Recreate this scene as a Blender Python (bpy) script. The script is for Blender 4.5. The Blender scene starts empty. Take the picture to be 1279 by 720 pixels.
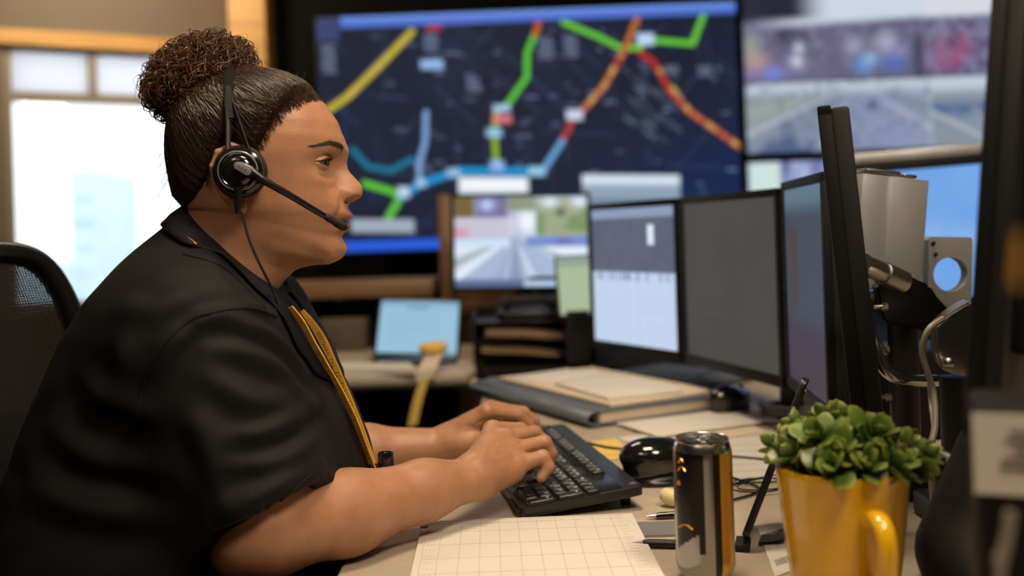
import bpy, bmesh, math, random
import numpy as np
from mathutils import Vector, Matrix
from mathutils.bvhtree import BVHTree

random.seed(7)
rng = np.random.default_rng(11)
scene = bpy.context.scene
COL = scene.collection
PI = math.pi

# ------------------------------------------------------------------ camera
FPX, CX0, HY = 1243.0, 639.5, 292.0
CAMZ = 1.097
ROLL = math.radians(-1.8)
DESK = 0.74
_c, _s = math.cos(ROLL), math.sin(ROLL)

def at(px, py, d):
    """world point seen at pixel (px, py) at distance d along the room's depth"""
    u, v = (px - CX0) / FPX, (HY - py) / FPX
    X = _c * u - _s * v
    Z = _s * u + _c * v
    return np.array([X * d, d, CAMZ + Z * d])

def atz(px, py, z):
    """the point of the horizontal plane z seen at (px, py)"""
    u, v = (px - CX0) / FPX, (HY - py) / FPX
    d = (z - CAMZ) / (_s * u + _c * v)
    return at(px, py, d)

cam_data = bpy.data.cameras.new('camera')
cam = bpy.data.objects.new('camera', cam_data)
COL.objects.link(cam)
cam.matrix_world = Matrix.Translation((0, 0, CAMZ)) @ Matrix.Rotation(PI / 2, 4, 'X') @ Matrix.Rotation(ROLL, 4, 'Z')
cam_data.sensor_width = 36.0
cam_data.lens = 36.0 * FPX / 1279.0
cam_data.shift_y = -(360.0 - HY) / 1279.0
cam_data.clip_start = 0.02
cam_data.clip_end = 400
cam_data.dof.use_dof = True
cam_data.dof.focus_distance = 1.17
cam_data.dof.aperture_fstop = 2.2
scene.camera = cam

# ------------------------------------------------------------------ materials
MATS = {}
def mat(name, color=(.5, .5, .5), rough=.5, metal=0.0, bump=0.0, bscale=200., var=0.0, vscale=8., coat=0.0,
        spec=.5, emit=None, estr=1.0, sss=0.0, sheen=0.0, stretch=None, trans=0.0, detail=4.0):
    if name in MATS:
        return MATS[name]
    m = bpy.data.materials.new(name)
    m.use_nodes = True
    nt = m.node_tree
    b = nt.nodes['Principled BSDF']
    b.inputs['Base Color'].default_value = (*color, 1)
    b.inputs['Roughness'].default_value = rough
    b.inputs['Metallic'].default_value = metal
    b.inputs['Specular IOR Level'].default_value = spec
    b.inputs['Coat Weight'].default_value = coat
    b.inputs['Coat Roughness'].default_value = .08
    b.inputs['Sheen Weight'].default_value = sheen
    b.inputs['Transmission Weight'].default_value = trans
    if emit:
        b.inputs['Emission Color'].default_value = (*emit, 1)
        b.inputs['Emission Strength'].default_value = estr
    if sss:
        b.inputs['Subsurface Weight'].default_value = sss
        b.inputs['Subsurface Radius'].default_value = (1.0, .35, .2)
        b.inputs['Subsurface Scale'].default_value = .006
    if bump or var:
        tc = nt.nodes.new('ShaderNodeTexCoord')
        src = tc.outputs['Object']
        if stretch:
            mp = nt.nodes.new('ShaderNodeMapping')
            mp.inputs['Scale'].default_value = stretch
            nt.links.new(src, mp.inputs['Vector'])
            src = mp.outputs['Vector']
    if bump:
        nz = nt.nodes.new('ShaderNodeTexNoise')
        nz.inputs['Scale'].default_value = bscale
        nz.inputs['Detail'].default_value = detail
        nt.links.new(src, nz.inputs['Vector'])
        bp = nt.nodes.new('ShaderNodeBump')
        bp.inputs['Strength'].default_value = bump
        bp.inputs['Distance'].default_value = .002
        nt.links.new(nz.outputs['Fac'], bp.inputs['Height'])
        nt.links.new(bp.outputs['Normal'], b.inputs['Normal'])
    if var:
        nv = nt.nodes.new('ShaderNodeTexNoise')
        nv.inputs['Scale'].default_value = vscale
        nv.inputs['Detail'].default_value = 5
        nt.links.new(src, nv.inputs['Vector'])
        rp = nt.nodes.new('ShaderNodeValToRGB')
        rp.color_ramp.elements[0].position = .3
        rp.color_ramp.elements[1].position = .7
        rp.color_ramp.elements[0].color = (*[c * (1 - var) for c in color], 1)
        rp.color_ramp.elements[1].color = (*[min(1, c * (1 + var)) for c in color], 1)
        nt.links.new(nv.outputs['Fac'], rp.inputs['Fac'])
        nt.links.new(rp.outputs['Color'], b.inputs['Base Color'])
    MATS[name] = m
    return m

def picture_mat(name, strength):
    """a lit screen: emits the picture held in the mesh's colour attribute"""
    if name in MATS:
        return MATS[name]
    m = bpy.data.materials.new(name)
    m.use_nodes = True
    nt = m.node_tree
    b = nt.nodes['Principled BSDF']
    b.inputs['Base Color'].default_value = (.004, .004, .005, 1)
    b.inputs['Roughness'].default_value = .5
    b.inputs['Specular IOR Level'].default_value = .12
    a = nt.nodes.new('ShaderNodeVertexColor')
    a.layer_name = 'picture'
    nt.links.new(a.outputs['Color'], b.inputs['Emission Color'])
    b.inputs['Emission Strength'].default_value = strength
    MATS[name] = m
    return m

def attr_mat(name, strength_attr, c0, c1, rough=.45, sss=0.0, bump=0.0, bscale=300., var=.12, vscale=30., spec=.5):
    """blend of two true surface colours by a point attribute (lips on skin, yellow tips on leaves)"""
    m = mat(name, c0, rough, bump=bump, bscale=bscale, var=var, vscale=vscale, sss=sss, spec=spec)
    nt = m.node_tree
    b = nt.nodes['Principled BSDF']
    ramp = [n for n in nt.nodes if n.type == 'VALTORGB'][0]
    at_ = nt.nodes.new('ShaderNodeAttribute')
    at_.attribute_name = strength_attr
    mx = nt.nodes.new('ShaderNodeMix')
    mx.data_type = 'RGBA'
    mx.inputs[7].default_value = (*c1, 1)
    nt.links.new(at_.outputs['Fac'], mx.inputs[0])
    nt.links.new(ramp.outputs['Color'], mx.inputs[6])
    nt.links.new(mx.outputs[2], b.inputs['Base Color'])
    return m

# ------------------------------------------------------------------ geometry (V, F) builders
def A(v):
    return np.asarray(v, dtype=float)

def join(*gs):
    V, F, n = [], [], 0
    for v, f in gs:
        v = np.asarray(v, float)
        V.append(v)
        F.extend([tuple(int(i) + n for i in q) for q in f])
        n += len(v)
    return np.concatenate(V), F

def xf(g, M):
    v, f = g
    M = np.array(M)
    v = np.asarray(v, float)
    return v @ M[:3, :3].T + M[:3, 3], f

def move(g, p):
    return np.asarray(g[0], float) + A(p), g[1]

def basis(o, x, y=None, z=None):
    """4x4 whose columns are the (normalised) axes given; the third is their cross product"""
    n = lambda v: A(v) / np.linalg.norm(A(v))
    x = n(x) if x is not None else None
    if x is not None and z is not None:
        z = n(A(z) - x * np.dot(A(z), x)); y = np.cross(z, x)
    elif x is not None and y is not None:
        y = n(A(y) - x * np.dot(A(y), x)); z = np.cross(x, y)
    else:
        z = n(z); y = n(A(y) - z * np.dot(A(y), z)); x = np.cross(y, z)
    M = np.eye(4)
    M[:3, 0], M[:3, 1], M[:3, 2], M[:3, 3] = x, y, z, A(o)
    return M

def rotz(a):
    return np.array(Matrix.Rotation(a, 4, 'Z'))

def bm_out(bm):
    bm.verts.index_update()
    V = np.array([v.co[:] for v in bm.verts])
    F = [tuple(v.index for v in f.verts) for f in bm.faces]
    bm.free()
    return V, F

def box(sx, sy, sz, c=(0, 0, 0), bev=0.0, seg=2):
    bm = bmesh.new()
    bmesh.ops.create_cube(bm, size=1)
    for v in bm.verts:
        v.co = Vector((v.co.x * sx, v.co.y * sy, v.co.z * sz))
    if bev > 0:
        bmesh.ops.bevel(bm, geom=list(bm.edges), offset=bev, segments=seg, affect='EDGES', profile=.5)
    V, F = bm_out(bm)
    return V + A(c), F

def prism(poly, z0, z1, bev=0.0, seg=2):
    bm = bmesh.new()
    vs = [bm.verts.new((p[0], p[1], z0)) for p in poly]
    f = bm.faces.new(vs)
    r = bmesh.ops.extrude_face_region(bm, geom=[f])
    for v in [e for e in r['geom'] if isinstance(e, bmesh.types.BMVert)]:
        v.co.z = z1
    bmesh.ops.recalc_face_normals(bm, faces=list(bm.faces))
    if bev > 0:
        es = [e for e in bm.edges if abs(e.verts[0].co.z - e.verts[1].co.z) < 1e-6]
        bmesh.ops.bevel(bm, geom=es, offset=bev, segments=seg, affect='EDGES', profile=.5)
    return bm_out(bm)

def rounded(w, h, r, n=6):
    pts = []
    for cx, cy, a0 in ((w/2-r, h/2-r, 0), (-w/2+r, h/2-r, PI/2), (-w/2+r, -h/2+r, PI), (w/2-r, -h/2+r, 1.5*PI)):
        for i in range(n + 1):
            a = a0 + PI/2 * i / n
            pts.append((cx + r*math.cos(a), cy + r*math.sin(a)))
    return pts

def lathe(prof, n=48, cap0=False, cap1=False):
    V, F = [], []
    for r, z in prof:
        for i in range(n):
            a = 2*PI*i/n
            V.append((r*math.cos(a), r*math.sin(a), z))
    for j in range(len(prof)-1):
        for i in range(n):
            i2 = (i+1) % n
            F.append((j*n+i, j*n+i2, (j+1)*n+i2, (j+1)*n+i))
    if cap0: F.append(tuple(range(n-1, -1, -1)))
    if cap1: F.append(tuple((len(prof)-1)*n+i for i in range(n)))
    return np.array(V), F

def resample(P, n):
    """smooth Catmull-Rom through the points"""
    P = A(P)
    m = len(P)
    Q = np.vstack([2*P[0]-P[1], P, 2*P[-1]-P[-2]])
    out = []
    for t in np.linspace(0, m-1-1e-9, n):
        i = int(t); u = t-i
        p0, p1, p2, p3 = Q[i:i+4]
        out.append(.5*((2*p1)+(-p0+p2)*u+(2*p0-5*p1+4*p2-p3)*u*u+(-p0+3*p1-3*p2+p3)*u**3))
    return np.array(out)

def frames(P):
    P = A(P)
    T = np.gradient(P, axis=0)
    T /= np.linalg.norm(T, axis=1)[:, None] + 1e-12
    N = np.zeros_like(P)
    u = np.array([0, 0, 1.]) if abs(T[0][2]) < .9 else np.array([1., 0, 0])
    for i in range(len(P)):
        u = u - T[i]*np.dot(u, T[i])
        u /= np.linalg.norm(u) + 1e-12
        N[i] = u
    return T, N, np.cross(T, N)

def tube(P, r, n=10, caps=True, flat=1.0, up=None):
    """tube along P; r a number or one radius per point; flat squashes it along the second normal"""
    P = A(P)
    R = np.broadcast_to(np.asarray(r, float), (len(P),))
    T, N, B = frames(P)
    if up is not None:
        B = np.broadcast_to(A(up), P.shape)
        B = B - T*np.sum(B*T, axis=1)[:, None]
        B = B/np.linalg.norm(B, axis=1)[:, None]
        N = np.cross(B, T)
    V, F = [], []
    for i in range(len(P)):
        for k in range(n):
            a = 2*PI*k/n
            V.append(P[i] + R[i]*(math.cos(a)*N[i] + flat*math.sin(a)*B[i]))
    for i in range(len(P)-1):
        for k in range(n):
            k2 = (k+1) % n
            F.append((i*n+k, i*n+k2, (i+1)*n+k2, (i+1)*n+k))
    if caps:
        F.append(tuple(range(n-1, -1, -1)))
        F.append(tuple((len(P)-1)*n+k for k in range(n)))
    return np.array(V), F

def rod(a, b, r, n=12):
    return tube([A(a), A(b)], r, n)

def ribbon(P, W, th):
    """a flat strip along P with half-width vectors W and thickness th"""
    P, W = A(P), np.broadcast_to(A(W), A(P).shape)
    T = np.gradient(P, axis=0)
    N = np.cross(T, W)
    N /= np.linalg.norm(N, axis=1)[:, None] + 1e-12
    V, F = [], []
    for i in range(len(P)):
        V += [P[i]-W[i]-N[i]*th/2, P[i]+W[i]-N[i]*th/2, P[i]+W[i]+N[i]*th/2, P[i]-W[i]+N[i]*th/2]
    for i in range(len(P)-1):
        for k in range(4):
            k2 = (k+1) % 4
            F.append((i*4+k, i*4+k2, i*4+4+k2, i*4+4+k))
    m = len(P)*4
    F += [(3, 2, 1, 0), (m-4, m-3, m-2, m-1)]
    return np.array(V), F

def ellipsoid(c, r, nu=24, nv=14, M=None):
    V, F = [], []
    for j in range(nv+1):
        th = PI*j/nv
        for i in range(nu):
            a = 2*PI*i/nu
            V.append((r[0]*math.sin(th)*math.cos(a), r[1]*math.sin(th)*math.sin(a), r[2]*math.cos(th)))
    for j in range(nv):
        for i in range(nu):
            i2 = (i+1) % nu
            F.append((j*nu+i, (j+1)*nu+i, (j+1)*nu+i2, j*nu+i2))
    V = np.array(V)
    if M is not None:
        V = V @ np.array(M)[:3, :3].T
    return V + A(c), F

# ------------------------------------------------------------------ objects
def origin_of(o):
    p = np.zeros(3)
    while o is not None:
        p += A(o.location)
        o = o.parent
    return p

def put(name, g, m, parent=None, smooth=True, loc=None, sharp=None, label=None, mats=None, midx=None):
    """link ONE mesh object; g is in world coordinates"""
    V, F = g
    V = np.asarray(V, float)
    me = bpy.data.meshes.new(name)
    o = bpy.data.objects.new(name, me)
    base = origin_of(parent) if parent is not None else np.zeros(3)
    if parent is None:
        L = A(loc) if loc is not None else np.array([V[:, 0].mean(), V[:, 1].mean(), V[:, 2].min()])
        o.location = L
        base = L
    V = V - base
    if isinstance(F, np.ndarray):
        F = F.tolist()
    me.from_pydata(V.tolist(), [], F)
    me.update()
    if m is not None:
        me.materials.append(m)
    for x in mats or ():
        me.materials.append(x)
    if midx is not None:
        me.polygons.foreach_set('material_index', np.asarray(midx, dtype=np.int32))
    if smooth:
        me.polygons.foreach_set('use_smooth', np.ones(len(me.polygons), dtype=bool))
        me.set_sharp_from_angle(angle=math.radians(sharp if sharp else 38))
    COL.objects.link(o)
    if parent is not None:
        o.parent = parent
    if label:
        o['label'] = label
    return o

def tag(o, label, cat, group=None, kind=None):
    o['label'] = label
    o['category'] = cat
    if group: o['group'] = group
    if kind: o['kind'] = kind
    return o

def thing(name, label, cat, loc, group=None):
    o = bpy.data.objects.new(name, None)
    o.empty_display_size = .05
    COL.objects.link(o)
    o.location = [float(x) for x in loc]
    return tag(o, label, cat, group)

def struct(name, g, m, smooth=False, label=None):
    o = put(name, g, m, smooth=smooth)
    o['kind'] = 'structure'
    if label: o['label'] = label
    return o

def set_attr(o, name, vals):
    a = o.data.attributes.new(name, 'FLOAT', 'POINT')
    a.data.foreach_set('value', np.asarray(vals, dtype=np.float32))

def picture(name, M, w, h, nx, ny, fn, m, parent):
    """a lit picture on a screen: a w x h grid in the xy plane of M, coloured by fn(u, v) (v down)"""
    u, v = np.meshgrid(np.linspace(0, 1, nx), np.linspace(0, 1, ny))
    V = np.stack([(u-.5)*w, (.5-v)*h, np.zeros_like(u)], -1).reshape(-1, 3)
    idx = np.arange(nx*ny).reshape(ny, nx)
    F = np.stack([idx[:-1, :-1], idx[1:, :-1], idx[1:, 1:], idx[:-1, 1:]], -1).reshape(-1, 4)
    o = put(name, xf((V, F), M), m, parent, smooth=False)
    rgb = np.clip(fn(u, v), 0, 4)
    a = o.data.color_attributes.new('picture', 'FLOAT_COLOR', 'POINT')
    buf = np.ones((nx*ny, 4), dtype=np.float32)
    buf[:, :3] = rgb.reshape(-1, 3)
    a.data.foreach_set('color', buf.ravel())
    return o

_glyphs = {}
def glyphs(text, size, align='CENTER'):
    """text as flat mesh (V, F) in the xy plane"""
    key = (text, size, align)
    if key not in _glyphs:
        cu = bpy.data.curves.new('text', 'FONT')
        cu.body = text
        cu.size = size
        cu.align_x = align
        cu.align_y = 'CENTER'
        cu.resolution_u = 2
        ob = bpy.data.objects.new('text', cu)
        COL.objects.link(ob)
        dg = bpy.context.evaluated_depsgraph_get()
        ev = ob.evaluated_get(dg)
        me = ev.to_mesh()
        V = np.array([v.co[:] for v in me.vertices]).reshape(-1, 3)
        F = [tuple(p.vertices) for p in me.polygons]
        ev.to_mesh_clear()
        bpy.data.objects.remove(ob)
        bpy.data.curves.remove(cu)
        _glyphs[key] = (V, F)
    return _glyphs[key]

# ------------------------------------------------------------------ implicit surfaces
class Field:
    def __init__(s, lo, hi, h):
        s.lo, s.h = A(lo), h
        s.n = np.ceil((A(hi)-A(lo))/h).astype(int)+1
        s.F = np.full(s.n, 1.0, dtype=np.float32)
        s.ax = [(s.lo[k]+np.arange(s.n[k])*h).astype(np.float32) for k in range(3)]
    def sub(s, lo, hi):
        a = np.clip(np.floor((A(lo)-s.lo)/s.h).astype(int), 0, s.n-1)
        b = np.clip(np.ceil((A(hi)-s.lo)/s.h).astype(int)+1, 1, s.n)
        if np.any(b <= a):
            return None, None
        sl = tuple(slice(int(a[k]), int(b[k])) for k in range(3))
        X = s.ax[0][sl[0]][:, None, None]; Y = s.ax[1][sl[1]][None, :, None]; Z = s.ax[2][sl[2]][None, None, :]
        return sl, (X, Y, Z)
    def blend(s, sl, d, k):
        f = s.F[sl]
        if k <= 0:
            s.F[sl] = np.minimum(f, d)
        else:
            hh = np.clip(.5+.5*(f-d)/k, 0, 1)
            s.F[sl] = f*(1-hh)+d*hh-k*hh*(1-hh)
    def carve(s, sl, d, k=.0):
        f = s.F[sl]
        if k <= 0:
            s.F[sl] = np.maximum(f, -d)
        else:
            d = -d
            hh = np.clip(.5-.5*(f-d)/k, 0, 1)
            s.F[sl] = f*(1-hh)+d*hh+k*hh*(1-hh)
    def cone(s, a, b, ra, rb, k=.01, carve=False, squash=None):
        a, b = A(a), A(b)
        p = max(ra, rb)+k+3*s.h
        sl, P = s.sub(np.minimum(a, b)-p, np.maximum(a, b)+p)
        if sl is None: return
        X, Y, Z = P
        ab = b-a
        L2 = float(ab@ab)+1e-12
        t = np.clip(((X-a[0])*ab[0]+(Y-a[1])*ab[1]+(Z-a[2])*ab[2])/L2, 0, 1)
        dx, dy, dz = X-a[0]-t*ab[0], Y-a[1]-t*ab[1], Z-a[2]-t*ab[2]
        if squash is not None:      # (direction, factor): thinner along direction
            n, q = A(squash[0]), squash[1]
            dn = dx*n[0]+dy*n[1]+dz*n[2]
            e = dn*(1/q-1)
            dx, dy, dz = dx+e*n[0], dy+e*n[1], dz+e*n[2]
        d = np.sqrt(dx*dx+dy*dy+dz*dz)-(ra+(rb-ra)*t)
        (s.carve if carve else s.blend)(sl, d, k)
    def ell(s, c, r, k=.01, M=None, carve=False):
        c, r = A(c), A(r)
        p = max(r)+k+3*s.h
        sl, P = s.sub(c-p, c+p)
        if sl is None: return
        X, Y, Z = P[0]-c[0], P[1]-c[1], P[2]-c[2]
        if M is not None:
            M = np.array(M)[:3, :3]
            X, Y, Z = (X*M[0, i]+Y*M[1, i]+Z*M[2, i] for i in range(3))
        q = np.sqrt((X/r[0])**2+(Y/r[1])**2+(Z/r[2])**2)
        q2 = np.sqrt((X/r[0]**2)**2+(Y/r[1]**2)**2+(Z/r[2]**2)**2)+1e-9
        d = q*(q-1)/q2
        (s.carve if carve else s.blend)(sl, d, k)
    def mesh(s):
        return snets(s.F, s.lo, s.h)

def snets(F, o, h):
    nx, ny, nz = F.shape
    S = F < 0
    cells = [(i, j, k) for i in (0, 1) for j in (0, 1) for k in (0, 1)]
    view = lambda Q, c: Q[c[0]:nx-1+c[0], c[1]:ny-1+c[1], c[2]:nz-1+c[2]]
    tot = sum(view(S, c).astype(np.int8) for c in cells)
    act = (tot > 0) & (tot < 8)
    ii = np.argwhere(act)
    P = np.zeros((len(ii), 3)); cnt = np.zeros(len(ii))
    val = {c: F[ii[:, 0]+c[0], ii[:, 1]+c[1], ii[:, 2]+c[2]].astype(float) for c in cells}
    for a in cells:
        for ax in range(3):
            if a[ax] == 1: continue
            b = list(a); b[ax] = 1; b = tuple(b)
            fa, fb = val[a], val[b]
            m = (fa < 0) != (fb < 0)
            t = np.where(m, fa/np.where(m, fa-fb, 1), 0)
            q = np.tile(A(a), (len(ii), 1)); q[:, ax] += t
            P += q*m[:, None]; cnt += m
    V = (P/np.maximum(cnt, 1)[:, None]+ii)*h+A(o)
    idx = np.full(act.shape, -1, dtype=np.int64)
    idx[act] = np.arange(len(ii))
    Fs = []
    for ax in range(3):
        u, w = [(1, 2), (2, 0), (0, 1)][ax]
        sl0 = [slice(1, None)]*3; sl1 = [slice(1, None)]*3
        sl0 = [slice(1, n-1) for n in F.shape]; sl1 = list(sl0)
        sl0[ax] = slice(0, F.shape[ax]-1); sl1[ax] = slice(1, F.shape[ax])
        s0, s1 = S[tuple(sl0)], S[tuple(sl1)]
        e = np.argwhere(s0 != s1)
        if not len(e): continue
        flip = s0[tuple(e.T)]
        e = e.copy()
        for k in range(3):
            if k != ax: e[:, k] += 1
        def cell(du, dw):
            c = e.copy(); c[:, u] -= du; c[:, w] -= dw
            return idx[c[:, 0], c[:, 1], c[:, 2]]
        q = np.stack([cell(1, 1), cell(0, 1), cell(0, 0), cell(1, 0)], -1)
        q[~flip] = q[~flip][:, ::-1]
        Fs.append(q)
    Q = np.concatenate(Fs)
    Q = Q[(Q >= 0).all(1)]
    return V, Q

def cut(f, p, n):
    sl, (Xg, Yg, Zg) = f.sub(f.lo, f.lo+f.n*f.h)
    n = A(n)/np.linalg.norm(n)
    d = (Xg-p[0])*n[0]+(Yg-p[1])*n[1]+(Zg-p[2])*n[2]
    f.F[sl] = np.maximum(f.F[sl], d.astype(np.float32))

def smoothstep(a, b, x):
    t = np.clip((x-a)/(b-a), 0, 1)
    return t*t*(3-2*t)

def strands(P, r, n=3):
    """many thin tubes at once: P is (strands, points, 3), r is (strands, points) or a number"""
    S, M, _ = P.shape
    T = np.gradient(P, axis=1)
    T /= np.linalg.norm(T, axis=2, keepdims=True)+1e-9
    ref = np.array([.31, .77, .55])
    N = np.cross(T, ref); N /= np.linalg.norm(N, axis=2, keepdims=True)+1e-9
    B = np.cross(T, N)
    R = np.broadcast_to(np.asarray(r, float), (S, M))[..., None]
    ring = [P+R*(math.cos(2*PI*k/n)*N+math.sin(2*PI*k/n)*B) for k in range(n)]
    V = np.stack(ring, 2).reshape(-1, 3)
    i = np.arange(S*M*n).reshape(S, M, n)
    k2 = np.roll(np.arange(n), -1)
    F = np.stack([i[:, :-1, :], i[:, :-1, k2], i[:, 1:, k2], i[:, 1:, :]], -1).reshape(-1, 4)
    return V, F
M_BLACKP = mat('black_plastic', (.0065, .0065, .007), .32, bump=.05, bscale=500.)
M_BLACKG = mat('gloss_black', (.008, .008, .009), .12, coat=.5)
M_RUBBER = mat('soft_black', (.007, .0065, .0065), .75, bump=.2, bscale=350.)
M_GREYP = mat('grey_plastic', (.19, .19, .19), .38)
M_BEZEL = mat('monitor_shell', (.006, .0058, .006), .52, bump=.06, bscale=600., spec=.22)
M_SHELL = mat('grey_shell', (.014, .0135, .0135), .52, bump=.06, bscale=600., spec=.25)
M_STEEL = mat('brushed_steel', (.52, .50, .48), .33, 1.0, bump=.12, bscale=90., stretch=(1, 1, 14))
M_SHEET = mat('grey_sheet_metal', (.44, .45, .46), .42, .55, bump=.05, bscale=60., var=.06, vscale=14.)
M_CHROME = mat('dull_chrome', (.55, .53, .50), .18, 1.0)
M_DESK = mat('desk_laminate', (.47, .395, .305), .42, bump=.05, bscale=160., var=.05, vscale=60.)
M_EDGE = mat('dark_edge_band', (.009, .008, .0075), .5)
M_PAPER = mat('white_paper', (.70, .66, .59), .85, bump=.10, bscale=60., var=.03, vscale=12.)
M_CREAM = mat('cream_paper', (.70, .60, .46), .85, bump=.08, bscale=60., var=.04, vscale=12.)
M_LINE = mat('printed_line', (.50, .42, .31), .8)
M_INK = mat('ink', (.035, .03, .028), .7)
M_KEY = mat('key_plastic', (.0065, .0065, .007), .38, bump=.10, bscale=800.)
M_KBD = mat('keyboard_case', (.013, .0125, .0125), .40, bump=.08, bscale=700.)
M_LEGEND = mat('key_legend', (.90, .88, .84), .6)
M_MUG = mat('yellow_glaze', (.74, .40, .008), .20, coat=.55, var=.05, vscale=18.)
M_SOIL = mat('soil', (.035, .022, .014), .95, bump=.8, bscale=90., var=.4, vscale=60.)
M_WOOD = mat('warm_wood', (.20, .105, .042), .45, bump=.15, bscale=18., var=.22, vscale=5., stretch=(6, 6, .6))
M_WOODH = mat('warm_wood_flat', (.24, .135, .06), .45, bump=.15, bscale=18., var=.22, vscale=5., stretch=(.6, 6, 6))
M_DARKW = mat('dark_panel', (.005, .004, .0035), .7, spec=.2, bump=.1, bscale=40.)
M_TAN = mat('tan_paint', (.20, .165, .125), .8, bump=.1, bscale=120., var=.05, vscale=2.)
M_YELLOWNOTE = mat('yellow_note', (.80, .55, .13), .8)
M_CREAMP = mat('cream_plastic', (.72, .60, .30), .4)
M_BLUEGREY = mat('blue_grey_cover', (.105, .125, .155), .42, bump=.15, bscale=250.)
M_GOLDP = mat('gold_print', (.62, .33, .05), .25, .7)
M_SILV = mat('silver_print', (.30, .29, .28), .22, .85)
M_CANBLK = mat('black_print', (.006, .0055, .0055), .22, spec=.3)
M_ALU = mat('can_aluminium', (.70, .69, .67), .22, 1.0, bump=.03, bscale=200.)
def lin(r, g, b):
    return A([((c/255+.055)/1.055)**2.4 if c > 10 else c/255/12.92 for c in (r, g, b)])
# ================================================================== the desk
desk_poly = [(-.185, .25), (-.197, 1.0), (-.199, 1.72), (-.185, 1.80), (-.145, 1.85), (-.105, 1.885), (-.085, 1.95), (-.078, 2.05), (-.07, 2.48), (1.45, 2.48), (1.45, .25)]
DSK = thing('desk', 'light beige console desk with dark edge that the person leans on', 'desk', (.5, 1.3, 0))
put('desk_top', prism(desk_poly, DESK-.026, DESK, .003), M_DESK, DSK)
cx_, cy_ = .6, 1.4
band = [(cx_+(x-cx_)*1.0-(0.004 if x < .5 else -.004), y) for x, y in desk_poly]
put('edge_band', prism(band, DESK-.030, DESK-.004, .004), M_EDGE, DSK, label='dark rubber edge')
for x, y in ((.10, .45), (.20, 2.35), (1.38, .45), (1.38, 2.35)):
    put('leg', box(.06, .06, DESK-.03, (x, y, (DESK-.03)/2), .006), M_EDGE, DSK)
put('cable_tray', box(1.0, .12, .08, (.85, 2.38, .62), .01), M_EDGE, DSK)

# ------------------------------------------------------------------ keyboard
KA = atz(653, 647, .744)
KC = atz(715, 540, .772); KB = atz(811, 622, .766)
kl = KC-KB; kl[2] = 0; kl /= np.linalg.norm(kl)
kr = A([kl[1], -kl[0], 0])
KL, KW = .436, .159
tilt = math.radians(6.2)
kx = kr*math.cos(tilt)+A([0, 0, 1])*math.sin(tilt)
kz = np.cross(kx, kl)
KM = np.eye(4); KM[:3, 0], KM[:3, 1], KM[:3, 2], KM[:3, 3] = kx, kl, kz, A([KA[0], KA[1], DESK+.0022])
KB_ = thing('keyboard', 'black full-size computer keyboard under the typing hands', 'keyboard', KM[:3, 3]+kx*.08+kl*.2)
# case: wedge with raised rim and sunken key wells
pts = rounded(KW, KL, .008, 5)
pts = [(x+KW/2, y+KL/2) for x, y in pts]
case = [xf(prism(pts, .0, .013, .0022), KM)]
put('case', join(*case), M_KBD, KB_)
wells = []
x0 = .0085
def slab(xa, xb, ya, yb, z0, z1, bev=.0012):
    return box(xb-xa, yb-ya, z1-z0, ((xa+xb)/2, (ya+yb)/2, (z0+z1)/2), bev)
U = .01905
mainR = KL-.0065-15*U-.0   # y of the right end of the main block
for ya, yb in ((KL-.0065-15*U-.001, KL-.0055), (KL-.0065-15*U-.0055-3*U-.001, KL-.0065-15*U-.0045), (.0045, .0055+4*U+.001)):
    wells.append(slab(x0-.001, x0+5*U+.0100+U+.001, ya, yb, .0128, .0137, .0003))
put('key_well', xf(join(*wells), KM), M_BLACKP, KB_)
put('front_lip', xf(slab(-.004, .004, .01, KL-.01, .001, .008, .002), KM), M_KBD, KB_)
def keycap(w, d):
    zs = [(0, 1.0, 1.0), (.0038, .90, .90), (.0050, .80, .78)]
    V, F = [], []
    for z, a, b in zs:
        for p in rounded((w-.0022)*1, (d-.0022)*1, .0016, 2):
            V.append((p[0]-(p[0]*(1-a) if 1 else 0), p[1]*b, z))
    n = len(V)//3
    for j in range(2):
        for i in range(n):
            F.append((j*n+i, j*n+(i+1) % n, (j+1)*n+(i+1) % n, (j+1)*n+i))
    F.append(tuple(2*n+i for i in range(n)))
    return A(V), F
keys = []   # (text, u from left in units, row, width, height, block)
def rowkeys(spec, row, u0):
    u = u0
    for s in spec:
        t, w = (s, 1) if isinstance(s, str) else s
        if t is not None: keys.append((t, u, row, w, 1))
        u += w
rowkeys(['Esc', (None, 1), 'F1', 'F2', 'F3', 'F4', (None, .5), 'F5', 'F6', 'F7', 'F8', (None, .5), 'F9', 'F10', 'F11', 'F12'], 5, 0)
rowkeys(list('`1234567890-=')+[('Back', 2)], 4, 0)
rowkeys([('Tab', 1.5)]+list('QWERTYUIOP[]')+[('\\', 1.5)], 3, 0)
rowkeys([('Caps', 1.75)]+list("ASDFGHJKL;'")+[('Enter', 2.25)], 2, 0)
rowkeys([('Shift', 2.25)]+list('ZXCVBNM,./')+[('Shift', 2.75)], 1, 0)
rowkeys([('Ctrl', 1.25), ('Win', 1.25), ('Alt', 1.25), ('', 6.25), ('Alt', 1.25), ('Win', 1.25), ('Menu', 1.25), ('Ctrl', 1.25)], 0, 0)
navu = 15+.0055/U
rowkeys(['Prt', 'Scr', 'Pau'], 5, navu)
rowkeys(['Ins', 'Hom', 'PgU'], 4, navu)
rowkeys(['Del', 'End', 'PgD'], 3, navu)
keys.append(('^', navu+1, 1, 1, 1))
rowkeys(['<', 'v', '>'], 0, navu)
numu = 18+.011/U
rowkeys(['Num', '/', '*', '-'], 4, numu)
rowkeys(['7', '8', '9'], 3, numu); rowkeys(['4', '5', '6'], 2, numu); rowkeys(['1', '2', '3'], 1, numu)
keys += [('0', numu, 0, 2, 1), ('.', numu+2, 0, 1, 1), ('+', numu+3, 2, 1, 2), ('Ent', numu+3, 0, 1, 2)]
keys.sort(key=lambda k: -k[1])
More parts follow.
